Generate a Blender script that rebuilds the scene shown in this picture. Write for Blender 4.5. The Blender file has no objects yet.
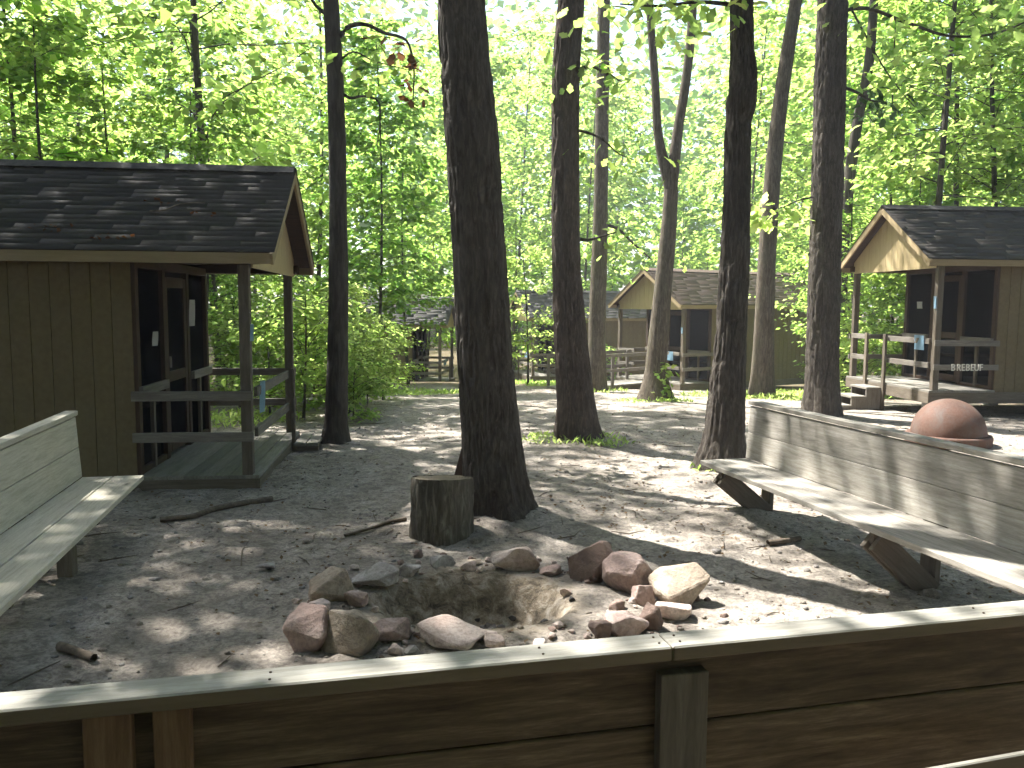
import bpy, bmesh, math, random
import numpy as np
from mathutils import Vector, Matrix, Euler

# ------------------------------------------------------------------ camera, sky, sun, exposure
scene = bpy.context.scene
COL = scene.collection
FPX, CAMH, HOR, ROLL = 830.0, 1.8, 304.0, 0.007
PITCH = math.atan((384 - HOR) / FPX)
cam_data = bpy.data.cameras.new('camera')
cam_data.sensor_width = 36.0
cam_data.lens = FPX / 1024 * 36
cam_data.clip_start, cam_data.clip_end = 0.05, 1000
cam = bpy.data.objects.new('camera', cam_data)
cam.matrix_world = Matrix.Translation((0, 0, CAMH)) @ Matrix.Rotation(math.pi/2 - PITCH, 4, 'X') @ Matrix.Rotation(ROLL, 4, 'Z')
COL.objects.link(cam)
scene.camera = cam

SUN_EL, SUN_AZ = math.radians(57), math.atan2(-0.78, 0.58)      # azimuth measured from +Y towards +X
SUN = Vector((math.sin(SUN_AZ)*math.cos(SUN_EL), math.cos(SUN_AZ)*math.cos(SUN_EL), math.sin(SUN_EL)))
world = bpy.data.worlds.new('World')
scene.world = world
world.use_nodes = True
wn = world.node_tree
sky = wn.nodes.new('ShaderNodeTexSky')
sky.sky_type = 'NISHITA'
sky.sun_disc = False
sky.sun_elevation, sky.sun_rotation = SUN_EL, SUN_AZ
sky.air_density, sky.dust_density, sky.ozone_density = 1.0, 2.0, 1.0
wn.nodes['Background'].inputs[1].default_value = 0.10
wn.links.new(sky.outputs[0], wn.nodes['Background'].inputs[0])
sun_data = bpy.data.lights.new('sun', 'SUN')
sun_data.energy, sun_data.angle, sun_data.color = 5.0, math.radians(0.55), (1.0, 0.97, 0.92)
sun = bpy.data.objects.new('sun', sun_data)
sun.rotation_euler = SUN.to_track_quat('Z', 'Y').to_euler()
sun.location = SUN * 60
COL.objects.link(sun)
scene.view_settings.view_transform = 'Standard'
scene.view_settings.look = 'None'
scene.view_settings.exposure = 2.22
scene.view_settings.gamma = 1.0
scene.render.engine = 'CYCLES'
cy = scene.cycles
cy.use_denoising = True
cy.max_bounces, cy.diffuse_bounces, cy.glossy_bounces = 4, 3, 1
cy.transmission_bounces, cy.transparent_max_bounces = 4, 6
cy.use_adaptive_sampling, cy.adaptive_threshold = True, 0.035
cy.sample_clamp_indirect = 6.0
cy.caustics_reflective = cy.caustics_refractive = False

# ------------------------------------------------------------------ noise and geometry helpers
def _hash(ix, iy, iz, seed):
    n = (ix*374761393 + iy*668265263 + iz*2147483647 + seed*974634777) & 0xffffffff
    n = ((n ^ (n >> 13)) * 1274126177) & 0xffffffff
    n = ((n ^ (n >> 16)) * 2246822519) & 0xffffffff
    return ((n ^ (n >> 15)) & 0xffffff) / float(0xffffff)

def vnoise(x, y, z=0.0, seed=0):
    x, y, z = np.broadcast_arrays(np.asarray(x, float), np.asarray(y, float), np.asarray(z, float))
    ix, iy, iz = (np.floor(v).astype(np.int64) for v in (x, y, z))
    fx, fy, fz = x-ix, y-iy, z-iz
    fx, fy, fz = (v*v*(3-2*v) for v in (fx, fy, fz))
    r = 0
    for a in (0, 1):
        for b in (0, 1):
            for c in (0, 1):
                w = (fx if a else 1-fx)*(fy if b else 1-fy)*(fz if c else 1-fz)
                r = r + w*_hash(ix+a, iy+b, iz+c, seed)
    return r

def fbm(x, y, z=0.0, oct=3, seed=0):
    r, a, s = 0, 0.5, 0
    for i in range(oct):
        r = r + a*vnoise(np.asarray(x)*2**i, np.asarray(y)*2**i, np.asarray(z)*2**i, seed+i)
        s += a; a *= .5
    return r/s - .5

def sstep(a, b, x):
    t = np.clip((np.asarray(x, float)-a)/(b-a), 0, 1)
    return t*t*(3-2*t)

def ray(px, py):
    x, v = px-512, py-384
    c, s = math.cos(ROLL), math.sin(ROLL)
    x, v = x*c+v*s, -x*s+v*c
    return Vector((x, FPX*math.cos(PITCH)-v*math.sin(PITCH), -FPX*math.sin(PITCH)-v*math.cos(PITCH)))

def at_z(px, py, z):
    d = ray(px, py)
    return Vector((0, 0, CAMH)) + d*((z-CAMH)/d.z)

def at_y(px, py, y):
    d = ray(px, py)
    return Vector((0, 0, CAMH)) + d*(y/d.y)

PIT = at_z(474, 603, 0)
MOUNDS = []   # (x, y, radius, height) little rises round tree feet

def terrain(x, y):
    x, y = np.asarray(x, float), np.asarray(y, float)
    t = np.clip(y-12.5, 0, None)
    z = np.maximum(-0.078*t*t/(t+6.0), -1.6) + 1.3*sstep(38, 90, y)
    z = z + 0.05*sstep(4.5, 8, x)*sstep(16, 10, y)
    near = sstep(40, 14, np.hypot(x, y))
    z = z + near*(0.07*fbm(x*.35, y*.35, 0, 2, 3) + .05*fbm(x*1.3, y*1.3, 0, 2, 5) + .035*fbm(x*4.2, y*4.2, 0, 3, 9) + .02*fbm(x*15, y*15, 0, 2, 19))
    d = np.hypot((x-PIT.x)/.60, (y-PIT.y)/.42) + .16*fbm(x*3, y*3, 0, 2, 12)
    z = z - .24*sstep(1.04, .62, d) + .02*np.exp(-((d-1.25)/.3)**2)
    z = z - .07*fbm(x*8, y*8, 0, 4, 33)*sstep(1.3, .6, d)
    for mx, my, mr, mh in MOUNDS:
        z = z + mh*np.exp(-((x-mx)**2+(y-my)**2)/mr**2)
    return z

def gz(x, y):
    return float(terrain(x, y))

def ground_at(px, py):
    z = 0.0
    for i in range(12):
        p = at_z(px, py, z)
        z = .5*z + .5*gz(p.x, p.y)
    return Vector((p.x, p.y, gz(p.x, p.y)))

def np_mesh(name, V, F, attr=None, smooth=False):
    V = np.ascontiguousarray(V, dtype=np.float32); F = np.ascontiguousarray(F, dtype=np.int32)
    m = bpy.data.meshes.new(name)
    n, k = F.shape
    m.vertices.add(len(V)); m.vertices.foreach_set('co', V.ravel())
    m.loops.add(n*k); m.loops.foreach_set('vertex_index', F.ravel())
    m.polygons.add(n); m.polygons.foreach_set('loop_start', np.arange(0, n*k, k, dtype=np.int32))
    m.polygons.foreach_set('loop_total', np.full(n, k, dtype=np.int32))
    if smooth: m.polygons.foreach_set('use_smooth', np.ones(n, dtype=bool))
    m.update(calc_edges=True)
    if attr is not None:
        a = m.attributes.new('rnd', 'FLOAT', 'POINT'); a.data.foreach_set('value', np.ascontiguousarray(attr, dtype=np.float32))
    m.validate()
    return m

def bm_mesh(bm, name, smooth=False):
    m = bpy.data.meshes.new(name); bm.to_mesh(m); bm.free()
    if smooth:
        for p in m.polygons: p.use_smooth = True
    return m

def link(name, mesh, mat=None, parent=None, M=None):
    o = bpy.data.objects.new(name, mesh)
    if mat is not None and mesh is not None and len(mesh.materials) == 0: mesh.materials.append(mat)
    COL.objects.link(o)
    o.parent = parent
    if M is not None: o.matrix_basis = M
    return o

def tag(o, label=None, cat=None, group=None, kind=None):
    if label: o['label'] = label
    if cat: o['category'] = cat
    if group: o['group'] = group
    if kind: o['kind'] = kind
    return o

def thing(name, label, cat, M=None, group=None):
    return tag(link(name, None, None, None, M), label, cat, group)

def copy_tree(o, parent=None):
    c = o.copy(); COL.objects.link(c); c.parent = parent
    for ch in list(o.children): copy_tree(ch, c)
    return c

_box = {}
def box_mesh(sx, sy, sz, mat, bev=.003):
    k = (round(sx, 3), round(sy, 3), round(sz, 3), mat.name, bev)
    if k not in _box:
        bm = bmesh.new(); bmesh.ops.create_cube(bm, size=1)
        bmesh.ops.scale(bm, vec=(sx, sy, sz), verts=bm.verts)
        if bev: bmesh.ops.bevel(bm, geom=bm.edges[:], offset=bev, segments=1, affect='EDGES')
        m = bm_mesh(bm, 'board'); m.materials.append(mat); _box[k] = m
    return _box[k]

def frame(X, Y, loc):
    X = X.normalized(); Z = X.cross(Y).normalized(); Y = Z.cross(X)
    return Matrix(((X.x, Y.x, Z.x, loc.x), (X.y, Y.y, Z.y, loc.y), (X.z, Y.z, Z.z, loc.z), (0, 0, 0, 1)))

def board(name, p0, p1, w, t, side, mat, parent, base=None, bev=.003):
    """one plank from p0 to p1 (centre line); w along side, t across; base = parent's matrix when the parent is itself a part"""
    p0, p1 = Vector(p0), Vector(p1)
    M = frame(p1-p0, Vector(side), (p0+p1)/2)
    if base is not None: M = base.inverted() @ M
    return link(name, box_mesh((p1-p0).length, w, t, mat, bev), None, parent, M)

def prism_mesh(poly, d, axis='x'):
    """polygon in (y,z), extruded d along x, centred"""
    bm = bmesh.new()
    a = [bm.verts.new((-d/2, p[0], p[1])) for p in poly]; b = [bm.verts.new((d/2, p[0], p[1])) for p in poly]
    bm.faces.new(a); bm.faces.new(b[::-1])
    n = len(poly)
    for i in range(n): bm.faces.new((a[i], b[i], b[(i+1) % n], a[(i+1) % n]))
    bmesh.ops.recalc_face_normals(bm, faces=bm.faces)
    return bm_mesh(bm, 'panel')

# ------------------------------------------------------------------ materials
MATS = {}
class NT:
    def __init__(s, name):
        s.m = bpy.data.materials.new(name); s.m.use_nodes = True
        s.t = s.m.node_tree; s.t.nodes.clear()
        s.out = s.n('ShaderNodeOutputMaterial'); MATS[name] = s.m
    def n(s, kind, **kw):
        x = s.t.nodes.new(kind)
        for k, v in kw.items(): setattr(x, k, v)
        return x
    def l(s, a, b): s.t.links.new(a, b)
    def val(s, sock, v):
        if hasattr(v, 'is_linked') or isinstance(v, bpy.types.NodeSocket): s.l(v, sock)
        else: sock.default_value = v
    def coord(s, scale=(1, 1, 1), which='Object', rnd=0.0):
        tc = s.n('ShaderNodeTexCoord'); mp = s.n('ShaderNodeMapping'); mp.inputs['Scale'].default_value = scale
        src = tc.outputs[which]
        if rnd:
            oi = s.n('ShaderNodeObjectInfo'); ad = s.n('ShaderNodeVectorMath', operation='MULTIPLY_ADD')
            cb = s.n('ShaderNodeCombineXYZ')
            for i in range(3): s.l(oi.outputs['Random'], cb.inputs[i])
            s.l(cb.outputs[0], ad.inputs[0]); ad.inputs[1].default_value = (rnd, rnd*1.7, rnd*.6); s.l(src, ad.inputs[2]); src = ad.outputs[0]
        s.l(src, mp.inputs['Vector']); return mp.outputs[0]
    def noise(s, vec, scale, detail=4, rough=.55, dist=0):
        x = s.n('ShaderNodeTexNoise'); s.l(vec, x.inputs['Vector'])
        x.inputs['Scale'].default_value = scale; x.inputs['Detail'].default_value = detail
        x.inputs['Roughness'].default_value = rough; x.inputs['Distortion'].default_value = dist
        return x.outputs['Fac']
    def ramp(s, fac, stops):
        x = s.n('ShaderNodeValToRGB'); s.l(fac, x.inputs[0]); e = x.color_ramp.elements
        while len(e) < len(stops): e.new(.5)
        for el, (p, c) in zip(e, stops): el.position = p; el.color = (*c, 1) if len(c) == 3 else c
        return x.outputs['Color']
    def mix(s, fac, a, b, mode='MIX'):
        x = s.n('ShaderNodeMix', data_type='RGBA', blend_type=mode)
        s.val(x.inputs[0], fac)
        for sock, v in ((x.inputs[6], a), (x.inputs[7], b)):
            if isinstance(v, tuple): sock.default_value = (*v, 1)
            else: s.l(v, sock)
        return x.outputs[2]
    def math(s, op, a, b=0.0, c=None):
        x = s.n('ShaderNodeMath', operation=op); s.val(x.inputs[0], a); s.val(x.inputs[1], b)
        if c is not None: s.val(x.inputs[2], c)
        return x.outputs[0]
    def bump(s, h, strength=.5, dist=.01, nrm=None):
        x = s.n('ShaderNodeBump'); x.inputs['Strength'].default_value = strength; x.inputs['Distance'].default_value = dist
        s.l(h, x.inputs['Height'])
        if nrm is not None: s.l(nrm, x.inputs['Normal'])
        return x.outputs[0]
    def pbsdf(s, col, rough=.8, nrm=None, spec=.3):
        p = s.n('ShaderNodeBsdfPrincipled')
        if isinstance(col, tuple): p.inputs['Base Color'].default_value = (*col, 1)
        else: s.l(col, p.inputs['Base Color'])
        s.val(p.inputs['Roughness'], rough); p.inputs['Specular IOR Level'].default_value = spec
        if nrm is not None: s.l(nrm, p.inputs['Normal'])
        s.l(p.outputs[0], s.out.inputs[0]); return p

def wood(name, dark, mid, light, grain=1.0, rough=.75, knots=True, bumpd=.002, edge=None):
    t = NT(name)
    v = t.coord((1.0, 9, 9), rnd=37.0)
    g = t.noise(v, 3.2*grain, 7, .66, .5)
    fine = t.noise(t.coord((6, 60, 60), rnd=21.0), 4, 4, .65)
    blot = t.noise(t.coord((.8, 2, 2), rnd=11.0), 1.6, 4, .6)
    c = t.ramp(g, [(.25, dark), (.5, mid), (.75, light)])
    wv = t.n('ShaderNodeTexWave', wave_type='BANDS', bands_direction='Y'); t.l(t.coord((.22, 1, .6), rnd=29.0), wv.inputs['Vector'])
    wv.inputs['Scale'].default_value = 13; wv.inputs['Distortion'].default_value = 7; wv.inputs['Detail'].default_value = 3; wv.inputs['Detail Scale'].default_value = 1.2
    c = t.mix(t.ramp(wv.outputs['Fac'], [(.6, (0, 0, 0)), (.95, (.35, .35, .35))]), c, t.mix(.6, c, dark))
    c = t.mix(t.ramp(fine, [(.42, (.5, .5, .5)), (.58, (0, 0, 0))]), c, t.mix(.5, c, dark))
    c = t.mix(t.ramp(blot, [(.35, (0, 0, 0)), (.7, (.55, .55, .55))]), c, t.mix(.65, c, dark))
    h = t.math('ADD', g, t.math('MULTIPLY', fine, .5))
    if knots:
        vo = t.n('ShaderNodeTexVoronoi'); t.l(t.coord((1.5, 4.2, 4.2), rnd=53.0), vo.inputs['Vector']); vo.inputs['Scale'].default_value = 1.0
        k = t.ramp(vo.outputs['Distance'], [(.02, (1, 1, 1)), (.13, (0, 0, 0))])
        c = t.mix(t.math('MULTIPLY', k, .8), c, tuple(x*.4 for x in dark))
    if edge:      # shade painted in by normal: up faces stay pale, all others darken to brown
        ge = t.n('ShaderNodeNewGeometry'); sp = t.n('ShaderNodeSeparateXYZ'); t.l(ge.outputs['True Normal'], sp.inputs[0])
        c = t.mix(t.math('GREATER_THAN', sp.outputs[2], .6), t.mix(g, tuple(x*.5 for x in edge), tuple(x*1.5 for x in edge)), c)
    oi = t.n('ShaderNodeObjectInfo'); hs = t.n('ShaderNodeHueSaturation')
    t.l(t.math('MULTIPLY_ADD', oi.outputs['Random'], .35, .82), hs.inputs['Value']); t.l(c, hs.inputs['Color'])
    t.pbsdf(hs.outputs[0], rough, t.bump(h, .6, bumpd), .25)
    return t.m

wood('bench_wood', (.17, .152, .125), (.37, .342, .295), (.51, .48, .425))
wood('cap_wood', (.19, .18, .15), (.36, .34, .295), (.48, .46, .41), edge=(.13, .10, .065))  # edge tint stands in for shade on the cap's side faces
wood('pale_wood', (.33, .30, .23), (.55, .51, .41), (.66, .62, .52))
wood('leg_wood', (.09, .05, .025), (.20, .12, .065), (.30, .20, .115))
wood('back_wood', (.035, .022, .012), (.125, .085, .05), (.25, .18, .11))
wood('post_wood', (.075, .06, .045), (.145, .12, .09), (.21, .18, .14), knots=False)
wood('rail_wood', (.10, .085, .07), (.19, .17, .145), (.28, .255, .22), knots=False)
wood('deck_wood', (.13, .118, .098), (.22, .205, .175), (.29, .275, .24), knots=False)
wood('brown_wood', (.03, .018, .012), (.06, .036, .024), (.09, .055, .036), knots=False)
wood('trim_wood', (.25, .19, .105), (.31, .235, .135), (.36, .28, .17), knots=False)

def siding():
    t = NT('siding_paint')
    n = t.noise(t.coord((6, 6, .6), rnd=9.0), 3, 5, .6); m = t.noise(t.coord((1, 1, 1), 'Object', 5.0), 2.0, 4, .6)
    c = t.ramp(n, [(.3, (.13, .098, .05)), (.7, (.172, .131, .068))])
    c = t.mix(t.ramp(m, [(.45, (0, 0, 0)), (.8, (.5, .5, .5))]), c, (.15, .125, .07))
    t.pbsdf(c, .7, t.bump(n, .3, .002), .2)
siding()

def shingle(name='shingle', k=(1, 1, 1)):
    t = NT(name); kk = lambda c: tuple(a*b for a, b in zip(c, k))
    v = t.coord((1, 1, 1), 'Generated'); vo = t.coord((1, 1, 1), 'Object', 13.0)
    a = t.n('ShaderNodeAttribute', attribute_name='rnd')
    tabs = t.ramp(a.outputs['Fac'], [(0, kk((.0378, .0353, .0328))), (.5, kk((.0385, .036, .0335))), (1, kk((.0394, .0368, .0342)))])
    ge = t.n('ShaderNodeNewGeometry'); g = t.noise(ge.outputs['Position'], 150, 2, .6); b = t.noise(ge.outputs['Position'], 1.7, 4, .65)
    c = t.mix(t.math('MULTIPLY', g, .55), tabs, kk((.10, .09, .08)), 'MIX')
    c = t.mix(t.ramp(b, [(.55, (0, 0, 0)), (.7, (.35, .35, .35))]), c, (.035, .042, .02))
    t.pbsdf(c, .9, t.bump(g, .5, .003), .2)
shingle()
shingle('shingle_brown', (2.3, 1.9, 1.7))
shingle('shingle_grey', (1.7, 1.75, 1.85))

def bark(name, dark, mid, light, sc=1.0, bd=.02, moss=0.0):
    t = NT(name)
    v = t.coord((1, 1, .17), 'Object')
    n = t.noise(v, 26*sc, 5, .65, .8); w = t.noise(t.coord((1, 1, .4), 'Object'), 4, 4, .6); f = t.noise(t.coord((1, 1, .6)), 120, 3, .6)
    c = t.ramp(n, [(.3, dark), (.5, mid), (.72, light)])
    c = t.mix(t.ramp(w, [(.4, (0, 0, 0)), (.7, (.6, .6, .6))]), c, t.mix(.5, c, light))
    if moss: c = t.mix(t.ramp(w, [(.5, (0, 0, 0)), (.7, (moss, moss, moss))]), c, (.06, .075, .03))
    t.pbsdf(c, .95, t.bump(t.math('ADD', n, t.math('MULTIPLY', f, .3)), .9, bd), .15)
    return t.m
bark('bark_oak', (.022, .018, .015), (.055, .046, .038), (.125, .108, .09), 1.5, .016)
bark('bark_ash', (.05, .042, .034), (.115, .095, .078), (.21, .18, .15), 1.3, .012)
bark('bark_beech', (.042, .034, .026), (.095, .078, .06), (.18, .152, .12), 1.2, .014, .35)
bark('bark_thin', (.026, .022, .018), (.052, .045, .037), (.095, .084, .07), .9, .005)
bark('bark_red', (.025, .019, .015), (.06, .046, .037), (.14, .11, .088), 1.5, .016)

def leaf(name, refl_a, refl_b, tr_a, tr_b, wt=.5):
    t = NT(name)
    a = t.n('ShaderNodeAttribute', attribute_name='rnd'); oi = t.n('ShaderNodeObjectInfo')
    f = t.math('MULTIPLY_ADD', oi.outputs['Random'], .35, t.math('MULTIPLY', a.outputs['Fac'], .65))
    cr = t.mix(f, refl_a, refl_b); ct = t.mix(f, tr_a, tr_b)
    d = t.n('ShaderNodeBsdfDiffuse'); t.l(cr, d.inputs[0])
    tr = t.n('ShaderNodeBsdfTranslucent'); t.l(ct, tr.inputs[0])
    m1 = t.n('ShaderNodeMixShader'); m1.inputs[0].default_value = wt; t.l(d.outputs[0], m1.inputs[1]); t.l(tr.outputs[0], m1.inputs[2])
    t.l(m1.outputs[0], t.out.inputs[0])
    return t.m
leaf('leaf_green', (.045, .10, .035), (.085, .15, .05), (.20, .42, .06), (.62, .77, .18), .62)
leaf('leaf_oak', (.035, .068, .03), (.06, .10, .042), (.05, .095, .04), (.10, .16, .065))
leaf('leaf_light', (.065, .12, .04), (.11, .165, .06), (.30, .54, .08), (.78, .88, .28), .64)
leaf('leaf_dead', (.09, .06, .035), (.21, .155, .10), (.16, .08, .03), (.25, .15, .06), .2)
leaf('leaf_rust', (.06, .028, .015), (.10, .05, .025), (.12, .045, .018), (.17, .08, .03), .35)

def ground_mat():
    t = NT('dirt')
    v = t.coord()
    big = t.noise(v, .35, 4, .6); med = t.noise(v, 2.3, 6, .65, .3); fine = t.noise(v, 38, 5, .7); grit = t.noise(v, 170, 3, .7); crumb = t.noise(v, 11, 5, .7, .5)
    c = t.ramp(med, [(.28, (.20, .172, .142)), (.48, (.325, .285, .24)), (.72, (.445, .40, .345))])
    c = t.mix(t.ramp(fine, [(.35, (.75, .75, .75)), (.55, (0, 0, 0))]), c, (.13, .11, .09))
    c = t.mix(t.ramp(crumb, [(.47, (0, 0, 0)), (.62, (.85, .85, .85))]), c, (.15, .13, .11))
    c = t.mix(t.ramp(grit, [(.62, (0, 0, 0)), (.75, (.5, .5, .5))]), c, (.55, .53, .50))
    # forest floor away from the trodden clearing: leaf mould
    sx = t.n('ShaderNodeSeparateXYZ'); t.l(v, sx.inputs[0])
    dx = t.math('MULTIPLY', t.math('SUBTRACT', sx.outputs[0], 1.6), .13); dy = t.math('MULTIPLY', t.math('SUBTRACT', sx.outputs[1], 10.0), .068)
    r = t.math('SQRT', t.math('ADD', t.math('MULTIPLY', dx, dx), t.math('MULTIPLY', dy, dy)))
    r = t.math('ADD', r, t.math('MULTIPLY', t.math('SUBTRACT', big, .5), .9))
    mould = t.ramp(fine, [(.35, (.055, .040, .025)), (.52, (.12, .085, .055)), (.7, (.19, .15, .10))])
    mould = t.mix(t.ramp(crumb, [(.5, (0, 0, 0)), (.62, (.8, .8, .8))]), mould, (.06, .085, .03))
    mf = t.n('ShaderNodeMapRange'); mf.inputs[1].default_value = .85; mf.inputs[2].default_value = 1.25; t.l(r, mf.inputs[0])
    c = t.mix(mf.outputs[0], c, mould)
    # ash-stained tan clay inside the fire pit
    px = t.math('MULTIPLY', t.math('SUBTRACT', sx.outputs[0], PIT.x), 1.5); py = t.math('MULTIPLY', t.math('SUBTRACT', sx.outputs[1], PIT.y), 1.65)
    pr = t.math('SQRT', t.math('ADD', t.math('MULTIPLY', px, px), t.math('MULTIPLY', py, py)))
    pf = t.n('ShaderNodeMapRange'); pf.inputs[1].default_value = 1.15; pf.inputs[2].default_value = .8; t.l(t.math('ADD', pr, t.math('MULTIPLY', t.math('SUBTRACT', crumb, .5), .7)), pf.inputs[0])
    clay = t.ramp(crumb, [(.33, (.06, .05, .04)), (.5, (.22, .18, .13)), (.66, (.38, .345, .29))])
    c = t.mix(pf.outputs[0], c, clay)
    h = t.math('ADD', t.math('MULTIPLY', crumb, 1.0), t.math('MULTIPLY', fine, .55))
    t.pbsdf(c, .95, t.bump(h, .9, .03, t.bump(grit, .5, .004)), .15)
ground_mat()

def rock_mat(name, a, b, c3):
    t = NT(name)
    v = t.coord(rnd=19.0)
    n = t.noise(v, 5, 6, .65, .6); f = t.noise(v, 45, 5, .7); oi = t.n('ShaderNodeObjectInfo')
    c = t.ramp(n, [(.3, a), (.5, b), (.7, c3)])
    c = t.mix(t.ramp(f, [(.4, (.6, .6, .6)), (.55, (0, 0, 0))]), c, t.mix(.6, c, (.10, .08, .07)))
    hs = t.n('ShaderNodeHueSaturation'); t.l(t.math('MULTIPLY_ADD', oi.outputs['Random'], .5, .95), hs.inputs['Value']); t.l(c, hs.inputs['Color'])
    t.pbsdf(hs.outputs[0], .85, t.bump(t.math('ADD', n, t.math('MULTIPLY', f, .6)), .8, .02), .25)
rock_mat('rock_pink', (.19, .135, .115), (.30, .22, .19), (.43, .35, .31))
rock_mat('rock_tan', (.20, .155, .115), (.33, .27, .205), (.43, .37, .30))
rock_mat('rock_grey', (.15, .135, .12), (.26, .24, .22), (.38, .36, .33))
rock_mat('rock_dark', (.07, .05, .042), (.15, .105, .085), (.24, .17, .14))
rock_mat('rock_pale', (.33, .25, .21), (.45, .36, .31), (.55, .47, .42))

def plain(name, col, rough=.8, var=.15, scale=6, bd=.002):
    t = NT(name); n = t.noise(t.coord(rnd=3.0), scale, 5, .6)
    c = t.ramp(n, [(.3, tuple(x*(1-var) for x in col)), (.7, tuple(min(1, x*(1+var)) for x in col))])
    t.pbsdf(c, rough, t.bump(n, .3, bd), .3); return t.m
plain('dark_interior', (.035, .028, .022)); plain('paper_blue', (.25, .40, .52), .6, .1); plain('paper_white', (.62, .61, .58), .7, .08)
plain('letter_paint', (.72, .69, .62), .6, .12, 30); plain('concrete', (.26, .25, .23), .9, .25, 20, .004)
plain('mattress_vinyl', (.16, .19, .20), .5, .1)
plain('charcoal', (.03, .028, .026), .9, .4, 30)
plain('twig', (.12, .095, .07), .9, .4, 30)
def terracotta():
    t = NT('terracotta'); v = t.coord()
    n = t.noise(v, 2.2, 5, .65); f = t.noise(v, 40, 4, .6)
    c = t.ramp(n, [(.35, (.075, .04, .028)), (.55, (.12, .06, .041)), (.75, (.155, .10, .075))])
    c = t.mix(t.ramp(f, [(.4, (.5, .5, .5)), (.6, (0, 0, 0))]), c, (.12, .08, .065)); k = t.noise(t.coord((1, 1, .35)), 6, 5, .7, .6); c = t.mix(t.ramp(k, [(.5, (0, 0, 0)), (.7, (.7, .7, .7))]), c, (.11, .095, .085))
    t.pbsdf(c, .75, t.bump(f, .4, .004), .25)
terracotta()
def cut_wood():
    t = NT('cut_wood'); v = t.coord()
    n = t.n('ShaderNodeTexWave', wave_type='RINGS', rings_direction='Z'); t.l(v, n.inputs['Vector']); n.inputs['Scale'].default_value = 14; n.inputs['Distortion'].default_value = 3
    b = t.noise(v, 7, 5, .6)
    c = t.mix(n.outputs['Fac'], (.13, .10, .07), (.24, .19, .13)); c = t.mix(t.ramp(b, [(.4, (0, 0, 0)), (.65, (.8, .8, .8))]), c, (.09, .085, .06))
    t.pbsdf(c, .9, t.bump(b, .5, .006), .15)
cut_wood()
def screen_mat():
    t = NT('insect_screen')
    a = t.n('ShaderNodeBsdfTransparent'); d = t.n('ShaderNodeBsdfDiffuse'); d.inputs[0].default_value = (.014, .014, .014, 1)
    m = t.n('ShaderNodeMixShader'); m.inputs[0].default_value = .4; t.l(a.outputs[0], m.inputs[1]); t.l(d.outputs[0], m.inputs[2]); t.l(m.outputs[0], t.out.inputs[0])
screen_mat()
M = MATS

# ------------------------------------------------------------------ trees that stand in the clearing: foot pixel, then (px, py, width px) up the trunk
TREES = dict(
    big=dict(foot=(499, 515), line=[(499, 515, 66), (494, 470, 60), (486, 380, 55), (478, 240, 52), (470, 120, 50), (461, 0, 45)], mat='bark_oak', seg=150, flare=.55),
    second=dict(foot=(576, 441), line=[(577, 441, 42), (575, 400, 37), (570, 330, 31), (566, 250, 27), (565, 150, 26), (566, 70, 26), (571, 0, 25)], mat='bark_red', seg=90, flare=.5),
    far_pale=dict(foot=(597, 392), line=[(597, 392, 20), (597, 330, 17), (600, 240, 15), (602, 120, 13), (604, 0, 12)], mat='bark_beech', seg=40, flare=.3),
    forked=dict(foot=(655, 402), line=[(655, 402, 34), (656, 370, 22), (663, 290, 17), (669, 225, 15), (671, 190, 14)], mat='bark_beech', seg=44, flare=.5),
    fourth=dict(foot=(722, 473), line=[(722, 473, 52), (724, 440, 40), (731, 330, 30), (737, 200, 26), (739, 120, 24), (741, 104, 28), (743, 75, 27), (742, 50, 22), (742, 0, 21)], mat='bark_oak', seg=110, flare=.5),
    leaning=dict(foot=(762, 398), line=[(762, 398, 26), (764, 330, 19), (768, 240, 17), (776, 140, 15), (788, 50, 13), (796, 0, 12)], mat='bark_beech', seg=40, flare=.3),
    right=dict(foot=(822, 418), line=[(822, 418, 38), (822, 380, 32), (825, 260, 30), (829, 120, 29), (833, 0, 28)], mat='bark_oak', seg=90, flare=.3),
    behind_right=dict(foot=(838, 391), line=[(838, 391, 17), (842, 260, 12), (848, 190, 11), (858, 120, 10), (868, 70, 9), (874, 0, 8)], mat='bark_thin', seg=28, flare=.3),
    left=dict(foot=(335, 444), line=[(335, 444, 30), (336, 425, 23), (338, 330, 20), (338, 200, 17), (336, 100, 16), (331, 0, 15)], mat='bark_thin', seg=60, flare=.4),
)
for k, t in TREES.items():
    p = ground_at(*t['foot']); t['p'] = p
    w0 = t['line'][1][2]*p.y/FPX
    MOUNDS.append((p.x, p.y, w0*1.3, .07 if t['seg'] > 60 else .04))
lm = at_z(757, 515, 0); MOUNDS.append((lm.x-.15, lm.y-.1, .35, .06))
for t in TREES.values(): t['p'].z = gz(t['p'].x, t['p'].y)
PIT_Z = gz(PIT.x, PIT.y)

# ------------------------------------------------------------------ ground
def axis(lo, flo, fhi, hi, d):
    a = list(np.arange(flo, fhi, d)); s = d; x = flo
    left = []
    while x > lo: s *= 1.12; x -= s; left.append(x)
    s = d; x = a[-1]; right = []
    while x < hi: s *= 1.12; x += s; right.append(x)
    return np.array(left[::-1]+a+right)
gx, gy = axis(-240, -4.2, 5.2, 240, .042), axis(-110, 2.0, 10.5, 300, .042)
X, Y = np.meshgrid(gx, gy)
Z = terrain(X, Y)
nx, ny = len(gx), len(gy)
I = np.arange(nx*ny).reshape(ny, nx)
F = np.stack([I[:-1, :-1], I[:-1, 1:], I[1:, 1:], I[1:, :-1]], -1).reshape(-1, 4)
gnd = link('ground', np_mesh('ground', np.stack([X, Y, Z], -1).reshape(-1, 3), F, smooth=True), M['dirt'])
tag(gnd, 'trodden grey dirt clearing with leaf mould under the trees', None, kind='structure')

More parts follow.
